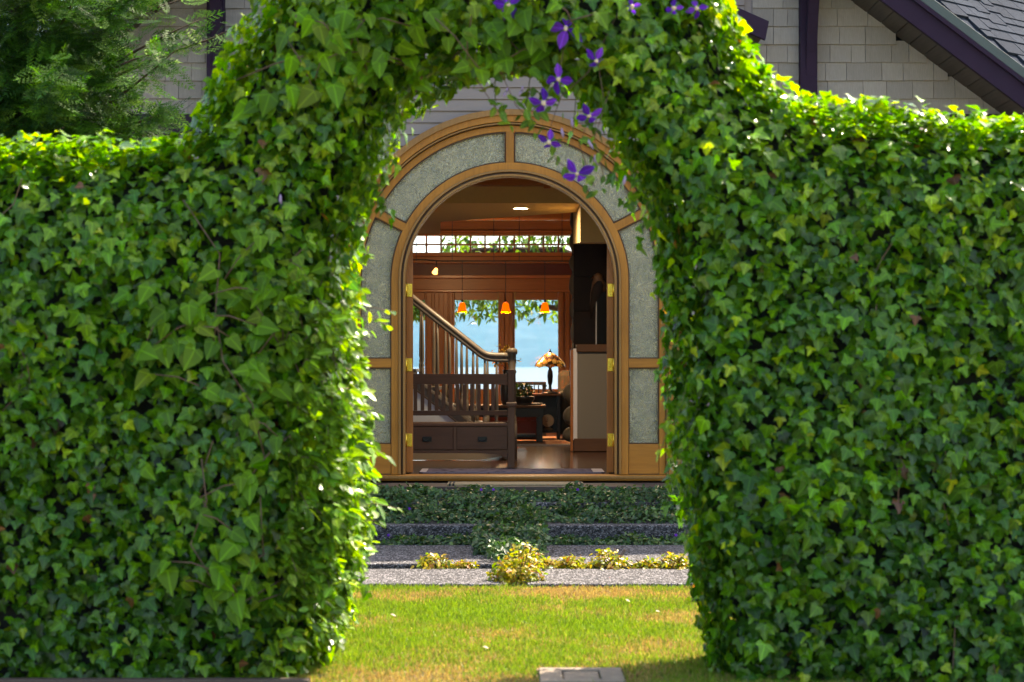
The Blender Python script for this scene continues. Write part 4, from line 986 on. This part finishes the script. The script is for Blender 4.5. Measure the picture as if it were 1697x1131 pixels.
gap = np.sin(19*P1[:,0]+3*np.sin(9*P1[:,2]))*np.sin(17*P1[:,2]+3*np.sin(11*P1[:,0])) + .6*np.sin(41*P1[:,0]+2)*np.sin(37*P1[:,2]+5*P1[:,0]) + rng.normal(0,.35,len(P1))
kp = (gap < .76) | (rng.random(len(P1)) < .32); P1, n1 = P1[kp], n1[kp]; gap = gap[kp]
P1 = P1 - n1*(rng.uniform(-.03,.13,len(P1)) + np.clip(gap,0,1)*.06)[:,None]
P2, n2, k2 = rim_points(14000); P2 = depth_shift(P2, n2, -.03, .09)
P3, n3, d3, k3 = front_points(11000, True); P3 = depth_shift(P3, n3, -.02, .06)
P4, n4, k4 = rim_points(6500); P4 = depth_shift(P4, n4, .05, .17)
P = np.vstack([P1,P2,P3,P4]); NN = np.vstack([n1,n2,n3,n4]); n = len(P)
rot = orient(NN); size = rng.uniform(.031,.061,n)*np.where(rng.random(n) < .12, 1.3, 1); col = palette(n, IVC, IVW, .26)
young_lit = rng.random(n) < np.clip((P[:,2]-1.6)*.32, 0, .5) + .22*((P[:,0] < -.55) & (P[:,0] > -1.25)) + .05*(np.sin(P[:,0]*7+P[:,2]*5)*np.sin(P[:,2]*9-P[:,0]*4) > .75)*3
shaded_ = (rng.random(n) < np.clip(.42-.17*P[:,2], 0, .4)) & (P[:,0] > .6) | (rng.random(n) < np.clip(.42-.34*P[:,2], 0, .4)) & (P[:,0] < -.9)
col[shaded_] = palette(int(shaded_.sum()), [(.024,.088,.008),(.034,.108,.008),(.019,.068,.010)], [3,2,2], .22)  # darker blue-green low on the sides: hedge shade put into leaf colour
col[young_lit] = palette(int(young_lit.sum()), [(.13,.235,.010),(.18,.28,.012),(.09,.19,.010)], [3,2,2], .2)  # young clusters, plus light on crown and left pillar put into leaf colour
# the 300 most visible leaves stay single objects
isf = np.arange(n) < len(P1)
vis = isf & (np.abs(P[:,0]) < 2.2) & (P[:,2] < 2.95) & (P[:,2] > .05)
score = np.where(vis, -(P[:,1]) + size*1.2 + rng.uniform(0,.05,n), -99)
pick = np.argsort(score)[-300:]; rest = np.ones(n, bool); rest[pick] = False
sel2 = rest & (rng.random(n) < .35); sel1 = rest & ~sel2
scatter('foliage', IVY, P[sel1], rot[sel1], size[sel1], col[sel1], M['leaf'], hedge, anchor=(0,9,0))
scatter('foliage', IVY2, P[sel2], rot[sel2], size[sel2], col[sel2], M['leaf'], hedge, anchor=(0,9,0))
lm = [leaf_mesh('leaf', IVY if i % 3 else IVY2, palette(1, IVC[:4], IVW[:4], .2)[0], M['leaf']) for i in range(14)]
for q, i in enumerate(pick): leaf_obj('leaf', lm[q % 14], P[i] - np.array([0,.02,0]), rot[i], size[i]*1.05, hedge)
# trailing ivy sprigs around the arch rim
m = MB(); LP, LN = [], []
for q in range(95):
    while True:
        i = random.randrange(len(P2))
        if k2[i] == 2 and P2[i][2] > .2: break
    p = Vector(P2[i]); nv = Vector(n2[i]); L = random.uniform(.03,.10)
    e = p + nv*L + Vector((0, random.uniform(-.1,.05), -random.uniform(.02,.16)))
    m.tube([p-nv*.05, p+nv*L*.6, e], .0022, 4)
    for t in np.linspace(.35,1,5): LP.append(p.lerp(e, t) + Vector((random.gauss(0,.012), random.gauss(0,.02), random.gauss(0,.012)))); LN.append(nv + Vector((0,-.5,.2)))
m.build('sprig_stem', M['greenstem'], hedge)['kind'] = 'stuff'
LP = np.array(LP); LN = np.array(LN); nl = len(LP)
scatter('sprig_leaves', IVY, LP, orient(LN, .9, .6, .2), rng.uniform(.034,.064,nl), palette(nl, IVC[:5], [2,3,1,3,1.5], .2), M['leaf'], hedge, anchor=(0,9,0))
m = MB()
for q in range(20):
    x = random.uniform(-2.2,2.2); z = random.uniform(.1,2.2)
    if not inside(np.array([[x,z]]))[0] or nearest(np.array([[x,z]]))[0][0] < .15: continue
    pts = [(x,YF-.0+float(undul(x,z)),z)]
    for s in range(4): x += random.gauss(0,.04); z -= random.uniform(.04,.12); pts.append((x,YF+.01+float(undul(x,z))+random.uniform(-.02,.03),z))
    m.tube(pts, .0025, 5)
m.build('woody_stem', M['stem'], hedge)['kind'] = 'stuff'
eb = B('timber_edging', M['deck'], None, (-3.4,-.86,8.44,8.50,0,.045), bevel=.006); tag(eb, 'low dark timber board edging the foot of the left hedge', 'edging')

# ---- climbing vine with big heart-shaped leaves on the left of the hedge
hv = empty('heart_leaf_vine', (-1.1, 8.6, 0), 'climbing vine with large heart-shaped leaves over the left side of the ivy', 'vine')
KF = F/8.55
def onface(px, py, out=.03): 
    x, z = (px-CX0)/KF, CAMZ+(HY-py)/KF
    d_, o_, kd_ = nearest(np.array([[x,z]])); r = .46 if kd_[0] == 1 else (.40 if x < -.2 else .22)
    u = min(1, max(0, (r-d_[0])/r)); y = r - math.sqrt(max(0, r*r-(u*r)**2))
    return np.array([x, YF + y + float(undul(x,z))*(1-u) - out, z])
HC = [(.10,.215,.007),(.08,.18,.008),(.14,.26,.009),(.06,.14,.008)]
hm = [leaf_mesh('leaf', HEART, palette(1, HC, [3,3,2,1], .15)[0], M['vine_leaf']) for i in range(10)]
zones = [((430,15),(690,170),34), ((690,10),(880,120),24), ((880,10),(1010,90),8), ((225,470),(480,660),36), ((330,380),(500,480),8), ((400,640),(560,800),14), ((210,770),(420,880),8), ((240,880),(430,1010),16), ((330,120),(450,180),8), ((380,360),(590,620),44), ((400,620),(600,1000),46), ((600,30),(960,120),22)]
cnt = 0; hvs = MB()
for (x0,y0),(x1,y1),nn_ in zones:
    prev = None
    for q in range(nn_):
        px, py = random.uniform(x0,x1), random.uniform(y0,y1)
        p = onface(px, py, random.uniform(.03,.075))
        if not inside(np.array([[p[0],p[2]]]))[0] and py > 130: continue
        nv = np.array([[random.gauss(0,.5), -1, .5+random.gauss(0,.4)]]); tp = np.array([[random.gauss(0,.8), -.3, -.8+random.gauss(0,.4)]])
        leaf_obj('leaf', random.choice(hm), p, frames(nv,tp)[0], random.uniform(.054,.106)*(.72 if nn_ in (44,46,22) else 1), hv); cnt += 1
        if prev is not None and q % 3 == 0 and np.linalg.norm(prev-p) < .35:
            hvs.tube([prev+np.array([0,.02,0]), (prev+p)/2+np.array([0,-.01,.02]), p+np.array([0,.01,0])], .003, 5)
        prev = p
for path in ([(300,330),(360,420),(355,520),(370,600),(420,670),(440,760)], [(500,90),(450,100),(400,115),(340,125)], [(520,130),(530,100),(560,85),(610,80)], [(335,760),(345,830),(320,900),(350,950),(400,1000),(470,960)], [(470,560),(500,640),(520,740),(510,860),(480,960)]):
    MB().tube([onface(px,py,.03) for px,py in path], .003, 5).build('vine_stem', M['stem'], hv, smooth=True)
hvs.build('leaf_stalks', M['stem'], hv, smooth=True)['kind'] = 'stuff'

# ---- honeysuckle spilling out of the left jamb into the sun
hk = empty('honeysuckle', (-.75, 9.0, 0), 'sunlit small-leaved honeysuckle spilling out of the left side of the arch', 'vine')
m = MB(); LP, LN = [], []
jl = [(px,py) for px,py in openl if px < 640 and 350 < py < 1150]
for q in range(520):
    py = random.triangular(380,1120,860); 
    xs_ = np.interp(py, [p[1] for p in jl][::-1], [p[0] for p in jl][::-1])
    yy = random.uniform(8.62,9.3); x, z = hp(xs_, py, KO)
    if z < .05: continue
    x += random.uniform(-.24,.0) if yy < 8.85 else random.uniform(-.09,.02)
    if yy < 8.85: yy = YF + .02 - random.uniform(0,.08)
    p = Vector((x,yy,z)); e = p + Vector((random.uniform(.0,.10), random.uniform(-.12,.06), random.uniform(-.10,.06)))
    if random.random() < .4: m.tube([p, (p+e)/2+Vector((0,0,.02)), e], .002, 4)
    for t in np.linspace(.2,1,5):
        for s in (-1,1): LP.append(p.lerp(e,t) + Vector((random.gauss(0,.008), s*.012, random.gauss(0,.01)))); LN.append(Vector((.5,-.1,.75)))
for q in range(5):                                    # a few long free shoots
    p = Vector((hp(595,random.uniform(420,960),KO)[0], 9.0, hp(600,random.uniform(420,960),KO)[1])); e = p + Vector((random.uniform(.12,.2), -.1, random.uniform(-.08,.06))); m.tube([p,(p+e)/2+Vector((0,0,.02)),e], .002, 4)
    for t in np.linspace(.4,1,4): LP.append(p.lerp(e,t)); LN.append(Vector((.3,-.3,.8)))
m.build('shoot', M['stem'], hk)['kind'] = 'stuff'
LP = np.array(LP); LN = np.array(LN); nl = len(LP)
nn_ = LN + rng.normal(0,.45,(nl,3)); tp = rng.normal(0,.6,(nl,3)); tp[:,0] += .6; tp[:,2] -= .5
scatter('foliage', OVAL, LP, frames(nn_,tp), rng.uniform(.035,.075,nl), palette(nl, [(.09,.19,.02),(.13,.24,.022),(.06,.13,.02),(.17,.27,.04)], [3,3,2,1], .2), M['leaf'], hk)

# ---- clematis with purple flowers hanging into the arch
cl = empty('clematis', (.35, 8.5, 2.6), 'clematis trailing down the arch with purple four-petalled flowers', 'vine')
def cp(px, py, d=8.62): return Vector((X(px,d), d, Z(py,d)))
m = MB()
vines = [[(1040,-10),(1005,60),(975,120),(930,160),(905,230),(925,270),(957,288)], [(860,-10),(930,40),(990,100),(1000,160),(978,195),(960,240),(985,310)], [(800,60),(830,120),(855,175),(870,190),(905,215)], [(760,90),(812,165),(835,200)], [(940,50),(925,130),(900,170),(880,185)], [(1010,150),(985,230),(1000,290),(970,320)]]
LPc = []
for v in vines:
    pts = [cp(*p) for p in v]; MB().tube(pts, .0022, 5).build('vine_stem', M['stem'], cl, smooth=True)
    for a, b in zip(pts[:-1], pts[1:]):
        for t in np.linspace(0,1,5): LPc.append(a.lerp(b,t) + Vector((random.gauss(0,.03), random.gauss(0,.02), random.gauss(0,.025))))
LPc = np.array(LPc); nl = len(LPc); nn_ = rng.normal(0,.5,(nl,3)); nn_[:,1] -= .7; nn_[:,2] += .5; tp = rng.normal(0,.5,(nl,3)); tp[:,2] -= .8
clm = [leaf_mesh('leaf', OVAL, c, M['vine_leaf']) for c in [(.07,.15,.02),(.11,.21,.025),(.05,.11,.02),(.16,.25,.03)]]
fr = frames(nn_,tp)
for i in range(nl): leaf_obj('leaf', clm[i % 4], LPc[i], fr[i], random.uniform(.035,.06), cl)
PET = leaf_template([(0,0),(.10,-.10),(.22,-.30),(.30,-.50),(.28,-.68),(.20,-.84),(.07,-.98),(0,-1.06)], .38, .75)
pm = [leaf_mesh('petal', PET, c, M['petal']) for c in [(.13,.020,.44),(.08,.013,.30),(.20,.04,.55)]]
for px, py, sz, tilt in ((842,8,.065,.3),(938,48,.078,.1),(988,100,.055,1.2),(925,132,.062,.4),(900,170,.058,1.0),(976,192,.055,1.1),(910,235,.048,.9),(957,288,.072,.75),(1120,8,.040,.4),(1160,4,.046,.3),(1048,12,.034,.5)):
    c = cp(px,py,8.52)
    if px > 1030: c = Vector(onface(px,py,.05))
    fl = empty('flower', c, None, None, None, cl)
    a0 = random.uniform(0,1.5); face = Vector((random.gauss(0,.25), -1, .25-tilt*.9)).normalized()
    uu = face.cross(Vector((0,0,1))).normalized(); ww = uu.cross(face)
    for k in range(4 if px != 842 else 5):
        a = a0 + k*math.pi*2/(4 if px != 842 else 5) + random.gauss(0,.1); dr_ = uu*math.cos(a)+ww*math.sin(a) - face*.15
        rt = frames(np.array([tuple(face*.9+dr_*random.uniform(-.25,.55)+Vector((random.gauss(0,.25),0,random.gauss(0,.25))))]), np.array([tuple(dr_)]))[0]
        leaf_obj('petal', pm[(k+px) % 3], c + dr_*.004, rt, sz*random.uniform(.9,1.08), fl)
    MB().blob(c + face*.006, (.009,)*3, 8, 6, .3, px).build('flower_centre', plain('stamen', (.55,.42,.30), .7) if 'stamen' not in bpy.data.materials else bpy.data.materials['stamen'], fl, smooth=True)
bm_ = plain('lilac_bud', (.28,.20,.36), .5)
for px, py in ((931,217),(976,236),(986,262),(1036,296),(841,150),(866,148),(948,200)):
    c = cp(px,py,8.56); tl_ = random.uniform(-.01,.01)
    MB().tube([c+Vector((0,0,.012)), c, c+Vector((tl_,0,-.014)), c+Vector((tl_*2,0,-.03))], [.002,.006,.007,.002], 7).build('bud', bm_, cl, smooth=True)
c = Vector(onface(462,325,.05)); MB().tube([c+Vector((0,0,.012)), c, c+Vector((0,0,-.014)), c+Vector((.004,0,-.03))], [.002,.006,.007,.002], 7).build('bud', bm_, cl, smooth=True)

# ================================================================== GROUNDCOVER ON THE STEPS
def mound(name, spots, tmpl, size, cols, w, mat, dens, label, cat, group=None, par=None, n_up=.9):
    """spots: list of (x0,x1,y0,y1,z0,height)"""
    pts, nors = [], []
    for x0,x1,y0,y1,z0,h in spots:
        n = int(dens*(x1-x0)*(y1-y0)) ; u, v = rng.uniform(0,1,n), rng.uniform(0,1,n)
        x = x0+(x1-x0)*u; y = y0+(y1-y0)*v
        edge = np.minimum(1, np.minimum(v, 1-v)*5+.25)
        hh = h*edge*(.70+.30*np.sin(x*6.1+y*3)*np.sin(x*2.3+1)+.22*np.sin(x*15+y*11))
        z = z0 + np.maximum(.01, hh)*rng.uniform(.35,1.08,n)
        pts.append(np.column_stack([x,y,z])); nors.append(np.column_stack([np.zeros(n), np.where(v < .3, -.7, -.1), np.full(n, n_up)]))
    p = np.vstack(pts); nn = np.vstack(nors); n = len(p); nn = nn + rng.normal(0,.45,(n,3)); tp = rng.normal(0,1,(n,3)); tp[:,1] -= .5; tp[:,2] -= .3
    r = empty(name, (float(p[:,0].mean()), float(p[:,1].mean()), spots[0][4]), label, cat, group) if par is None else par
    scatter('foliage', tmpl, p, frames(nn,tp), size*rng.uniform(.65,1.3,n), palette(n, cols, w, .25), mat, r)
    return r
GC = [(.036,.085,.020),(.052,.105,.022),(.022,.055,.016),(.08,.125,.03)]
def cover(label, spots, dens=3600):
    r = mound('groundcover_plant', spots, OVAL, .042, GC, [4,3,3,1], M['cover'], dens, label, 'groundcover', 'shaded groundcover on the steps')
    return r
cover('dark green groundcover spread over the top steps below the doormat', [(-2.4,2.4,15.66,16.16,.30,.11), (-2.4,2.4,15.18,15.60,.17,.13), (-2.4,2.4,15.46,15.68,.19,.20)], 3000)
cover('low dark groundcover strip at the foot of the lowest step', [(-2.4,2.4,14.80,15.02,.02,.10)], 4200)
cover('dark groundcover running along the middle joint of the shaded slabs', [(-.26,.24,14.0,15.25,.03,.24), (-.16,.19,13.5,14.0,.03,.18)], 5600)
# little blue flowers in it
for i in range(6):
    x = random.uniform(-1.3,1.3); y = random.choice((14.9,15.3,15.7)); z = {14.9:.11,15.3:.28,15.7:.40}[y]
    f_ = empty('blue_flower', (x,y-.04,z), 'tiny blue flower poking out of the dark groundcover', 'flower', 'blue flowers in the groundcover')
    for k in range(5):
        a = 2*math.pi*k/5; dv_ = Vector((math.cos(a), -.2, math.sin(a))); leaf_obj('petal', pm[0] if i % 2 else pm[2], (x,y-.04,z), frames(np.array([(0,-1,.3)]), np.array([tuple(dv_)]))[0], .013, f_)
# sunlit yellow-green plants in the front joint
YC = [(.30,.235,.008),(.22,.22,.008),(.32,.19,.010),(.12,.16,.007),(.26,.10,.010)]
def bush(label, px, d, w, h, n):
    c = np.array([X(px,d), d, .02]); q = rng.normal(0,1,(n,3)); q /= np.linalg.norm(q,axis=1,keepdims=True); q[:,2] = np.abs(q[:,2]); q *= rng.uniform(.35,1,(n,1))**.6
    lump = 1+.25*np.sin(q[:,0:1]*9+px)*np.cos(q[:,1:2]*7)
    p = c + q*np.array([w/2, min(w/2,.14), h])*lump; nn = q*.8 + rng.normal(0,.5,(n,3)); nn[:,2] += .5; tp = rng.normal(0,.7,(n,3)); tp += q
    r = empty('yellow_plant', c, label, 'plant', 'sunlit yellow plants in the front paving joint')
    scatter('foliage', OVAL, p, frames(nn,tp), .038*rng.uniform(.6,1.25,n), palette(n, YC, [3,3,2,2,.8], .2), M['cover'], r)
    m = MB()
    for k in range(9):
        a = random.uniform(0,6.28); m.tube([c, c+np.array([math.cos(a)*w*.25, math.sin(a)*.05, h*.5]), c+np.array([math.cos(a)*w*.42, math.sin(a)*.1, h*random.uniform(.7,1.15)])], .003, 4)
    m.build('stem', M['stem'], r)
bush('largest yellow-leaved bush at the lawn end of the middle joint', 856, 12.52, .36, .155, 620)
bush('yellow-leaved bush just behind the largest one', 868, 13.1, .26, .17, 360)
for px, w, h, l in ((720,.24,.085,'low yellow plant in the joint left of the big bush, widest there'),(770,.16,.04,'small flat yellow plant between the left clump and the big bush'),(905,.20,.06,'short yellow plant touching the right side of the big bush'),(950,.20,.075,'loose yellow plant between the big bush and the tall right clump'),(1010,.28,.12,'full yellow clump in the front joint right of the big bush'),(1072,.18,.05,'thin yellow plant on the paving joint beside the right hedge'),(1118,.28,.09,'yellow plant tucked against the right hedge at the joint')):
    bush(l, px, 13.33, w, h, int(260*w/.26))
# ================================================================== LAWN GRASS
def grass():
    n = 190000
    x = np.concatenate([rng.uniform(-1.45,1.45,int(n*.8)), rng.uniform(-4,4,n-int(n*.8))]); y = np.concatenate([rng.uniform(8.3,12.32,int(n*.8)), rng.uniform(8.0,12.32,n-int(n*.8))])
    keep = ~((np.abs(x-.305) < .195) & (np.abs(y-8.76) < .21)); x, y = x[keep], y[keep]; n = len(x)
    dry = .5 + .28*np.sin(1.9*x+.7+2.1*np.sin(y*1.3)) * np.sin(2.6*y+1.0+.8*np.sin(x*2)) + .22*np.sin(5.3*x+2.3*y)*np.sin(4.1*y-1.7*x) + .12*np.sin(13*x+3*y)*np.sin(11*y)
    dry += .30*np.exp(-((y-11.9)/.35)**2) + .22*np.exp(-((y-8.6)/.3)**2) - .12*np.exp(-((y-10.3)/.7)**2)
    dry += rng.normal(0,.20,n) + .10*np.sin(31*x+7*np.sin(13*y))*np.sin(27*y)
    isdry = dry > .62
    g = palette(n, [(.12,.20,.012),(.165,.235,.016),(.09,.155,.010)], [3,2,2], .2); d = palette(n, [(.30,.20,.085),(.25,.15,.065),(.32,.24,.11)], [3,2,1], .18)
    f = np.clip((dry-.45)/.3, 0, 1)[:,None]*.75; col = np.where(isdry[:,None], d, g*(1-f)+np.array([.20,.185,.04])*f)
    tuft = 1+.35*np.sin(17*x+5*np.sin(9*y))*np.sin(14*y+4*np.sin(11*x)); h = np.where(isdry, rng.uniform(.010,.024,n), rng.uniform(.014,.040,n))*tuft
    a = rng.uniform(0,2*math.pi,n); lean = rng.normal(0,.45,(n,2))
    z3 = np.column_stack([lean[:,0], lean[:,1], np.ones(n)]); z3 /= np.linalg.norm(z3,axis=1,keepdims=True)
    xd = np.column_stack([np.cos(a), np.sin(a)*.6, np.zeros(n)]); xd -= (xd*z3).sum(1,keepdims=True)*z3; xd /= np.linalg.norm(xd,axis=1,keepdims=True); yd = np.cross(z3,xd)
    rot = np.stack([xd,yd,z3], axis=2); size = np.column_stack([rng.uniform(.004,.0085,n), np.ones(n), h])
    o = scatter('grass', BLADE, np.column_stack([x,y,np.zeros(n)]), rot, size, col, M['grassblade'], None, smooth=False)
    tag(o, 'short lawn grass with dry straw-coloured patches', 'grass')
grass()
# fallen petals and leaves on the lawn
pale = leaf_mesh('fallen_leaf', OVAL, (.34,.26,.20), M['vine_leaf'])
for px, py in ((647,1029),(1037,1003),(800,1084),(1087,1024)):
    d = CAMZ*F/(py-HY); o = leaf_obj('fallen_leaf', pale, (X(px,d),d,.035), frames(np.array([(.2,-.4,1.)]), np.array([(1.,random.gauss(0,.5),0.)]))[0], random.uniform(.028,.04), None)
    tag(o, 'pale fallen leaf lying on the lawn grass', 'leaf', 'fallen leaves on the lawn')
# concrete valve box lid set in the lawn
bx = empty('valve_box', (.305,8.76,0), 'square concrete ground box with a recessed lid set in the lawn', 'ground box')
xa, xb, ya, yb = X(893,8.95), X(1029,8.95), 8.56, 8.955
B('rim', M['concrete'], bx, (xa,xb,ya,ya+.07,-.1,.02), (xa,xb,yb-.07,yb,-.1,.02), (xa,xa+.10,ya+.0705,yb-.0705,-.1,.0195), (xb-.10,xb,ya+.0705,yb-.0705,-.1,.0195), bevel=.006)
B('lid', M['concrete'], bx, (xa+.106,xb-.106,ya+.076,yb-.076,-.1,.012), bevel=.006)
B('bare_soil', M['dirt'], bx, (xa-.03,xb+.04,8.96,9.03,-.05,.006), bevel=0)
# small stone by the frame foot
ds = MB().blob((X(593,16.6),16.62,FLR-.06+.065), (.075,.06,.07), 12, 8, .15, 5).build('door_stone', M['stone'], None, smooth=True)
tag(ds, 'rounded grey stone on the porch against the left door frame', 'stone')

# ================================================================== CEDAR
cd = empty('cedar_tree', (-3.3,13.0,0), 'dense cedar with flat fan sprays beside the shingled wall', 'tree')
m = MB(); TXc, TYc = X(45,13), 13.0
m.tube([(TXc,TYc,-.1),(TXc+.02,TYc,1.5),(TXc-.05,TYc,3.0),(TXc,TYc,4.5),(TXc,TYc,6.2)], [.17,.13,.10,.07,.03], 10); m.build('trunk', M['bark'], cd, smooth=True)
def frond():
    vs, fs = [], []
    def dia(p, d, L, w):
        b = len(vs); pd_ = (-d[1], d[0]); q = lambda t, s: (p[0]+d[0]*L*t+pd_[0]*w*s, -.12*((p[1]+d[1]*L*t)**2)-.02*abs(p[0]+d[0]*L*t), p[1]+d[1]*L*t+pd_[1]*w*s)
        vs.extend([q(0,0), q(.45,.5), q(1,0), q(.45,-.5)]); fs.extend([(b,b+1,b+2),(b,b+2,b+3)])
    for i in range(7):
        t = i/7; z = -t
        for s in (-1,1):
            ln = .42*(1-t*.75)*(.6+.4*min(1,t*4)); a = R(48); d = (s*math.sin(a), -math.cos(a))
            dia((0,z), d, ln*.95, .034)
            for k in (.35,.6,.85):
                pz = (d[0]*ln*k, z+d[1]*ln*k)
                dia(pz, (s*math.sin(a+.6), -math.cos(a+.6)), ln*.30, .032); dia(pz, (s*math.sin(a-.7), -math.cos(a-.7)), ln*.30, .032)
    dia((0,-.8),(0,-1),.3,.05)
    return np.array(vs), np.array(fs)
FR = frond()
m = MB(); FP, FN, FT = [], [], []
def branch(p, dirv, L, r, nsp):
    pts = [Vector(p)]; d = Vector(dirv).normalized()
    for s in range(6): d = (d + Vector((random.gauss(0,.10), random.gauss(0,.10), random.gauss(0.03,.06)))).normalized(); pts.append(pts[-1] + d*L/6)
    m.tube(pts, [r*(1-.14*i) for i in range(7)], 5)
    for q in range(nsp):
        t = random.uniform(.18,1)*5.99; i = int(t); b = pts[i].lerp(pts[i+1], t-i); dd_ = (pts[i+1]-pts[i]).normalized()
        side = dd_.cross(Vector((0,0,1))).normalized()*random.choice((-1,1))
        tip = dd_*random.uniform(.4,1.0) + side*random.uniform(.2,1.0) + Vector((0,0,random.uniform(-.55,.05)))
        FP.append(b + Vector((random.gauss(0,.04),random.gauss(0,.04),random.gauss(0,.05)))); FT.append(tip); FN.append(Vector((random.gauss(0,.45),random.gauss(-.6,.5),.8)))
    return pts
for q in range(64):
    z = .4 + 5.4*(q/64) + random.uniform(-.05,.05); a = random.uniform(0,2*math.pi); L = random.uniform(.7,1.15)*(1.15 - .13*z)*1.15
    branch((TXc,TYc,z), (math.cos(a), math.sin(a), .25), max(.25,L), .022, int((60 if z > 2.2 else 18)*max(.3,L)))
# boughs that show over the hedge
def tp_(px, py, d): return Vector((X(px,d), d, Z(py,d)))
for (a, b, d0, d1, ns_) in (((45,190),(290,10),13,12.6,15), ((45,150),(215,-20),13,12.5,46), ((60,230),(330,150),13,12.4,15), ((60,180),(390,55),13,12.7,15), ((40,110),(130,20),13,12.3,36), ((60,240),(250,215),13,12.3,44), ((40,60),(60,-60),13,12.2,34), ((30,200),(-90,120),13,12.4,34), ((50,200),(160,170),13,12.0,34), ((50,140),(240,95),13,12.3,26), ((40,90),(330,-10),13,12.8,15), ((40,220),(120,230),13,12.0,30)):
    p, e = tp_(*a,d0), tp_(*b,d1); branch(p, e-p, (e-p).length*1.05, .02, int(ns_*3.2) if ns_ > 15 else ns_*2)
m.build('branch', M['bark'], cd, smooth=True)
for q in range(4400):
    px, py = random.uniform(-140,235), random.uniform(-70,245); d = random.uniform(12.4,13.5)
    if px > 195 - abs(py-150)*.35 + 30*math.sin(py*.09+d*3): continue
    if math.sin(px*.06+d*2)*math.sin(py*.075+px*.02) > .45: continue
    FP.append(tp_(px,py,d)); FT.append(Vector((random.gauss(.5,.7),random.gauss(-.2,.4),random.gauss(-.45,.4)))); FN.append(Vector((random.gauss(0,.45),random.gauss(-.55,.45),.8)))
FPa = np.array([tuple(v) for v in FP]); FNa = np.array([tuple(v) for v in FN]); FTa = np.array([tuple(v) for v in FT]); n = len(FPa)
scatter('crown', FR, FPa, frames(FNa,FTa), rng.uniform(.13,.25,n), palette(n, [(.026,.082,.004),(.042,.112,.005),(.015,.050,.005),(.075,.145,.010)], [4,3,3,1], .25), M['cedar'], cd, smooth=False)

# ================================================================== HAZE
hz = MB().box(-4600, 4600, -45, 6300, -6.2, 330).build('haze', None); hz['kind'] = 'stuff'; tag(hz, 'thin blue summer haze over the lake and hills', 'haze')
hm_ = bpy.data.materials.new('haze_air'); hm_.use_nodes = True; t = hm_.node_tree; t.nodes.remove(t.nodes['Principled BSDF'])
pv = t.nodes.new('ShaderNodeVolumePrincipled'); pv.inputs['Color'].default_value = (.10,.54,.96,1); pv.inputs['Density'].default_value = .00006; pv.inputs['Anisotropy'].default_value = .2
t.links.new(pv.outputs[0], t.nodes['Material Output'].inputs['Volume']); hz.data.materials.append(hm_)
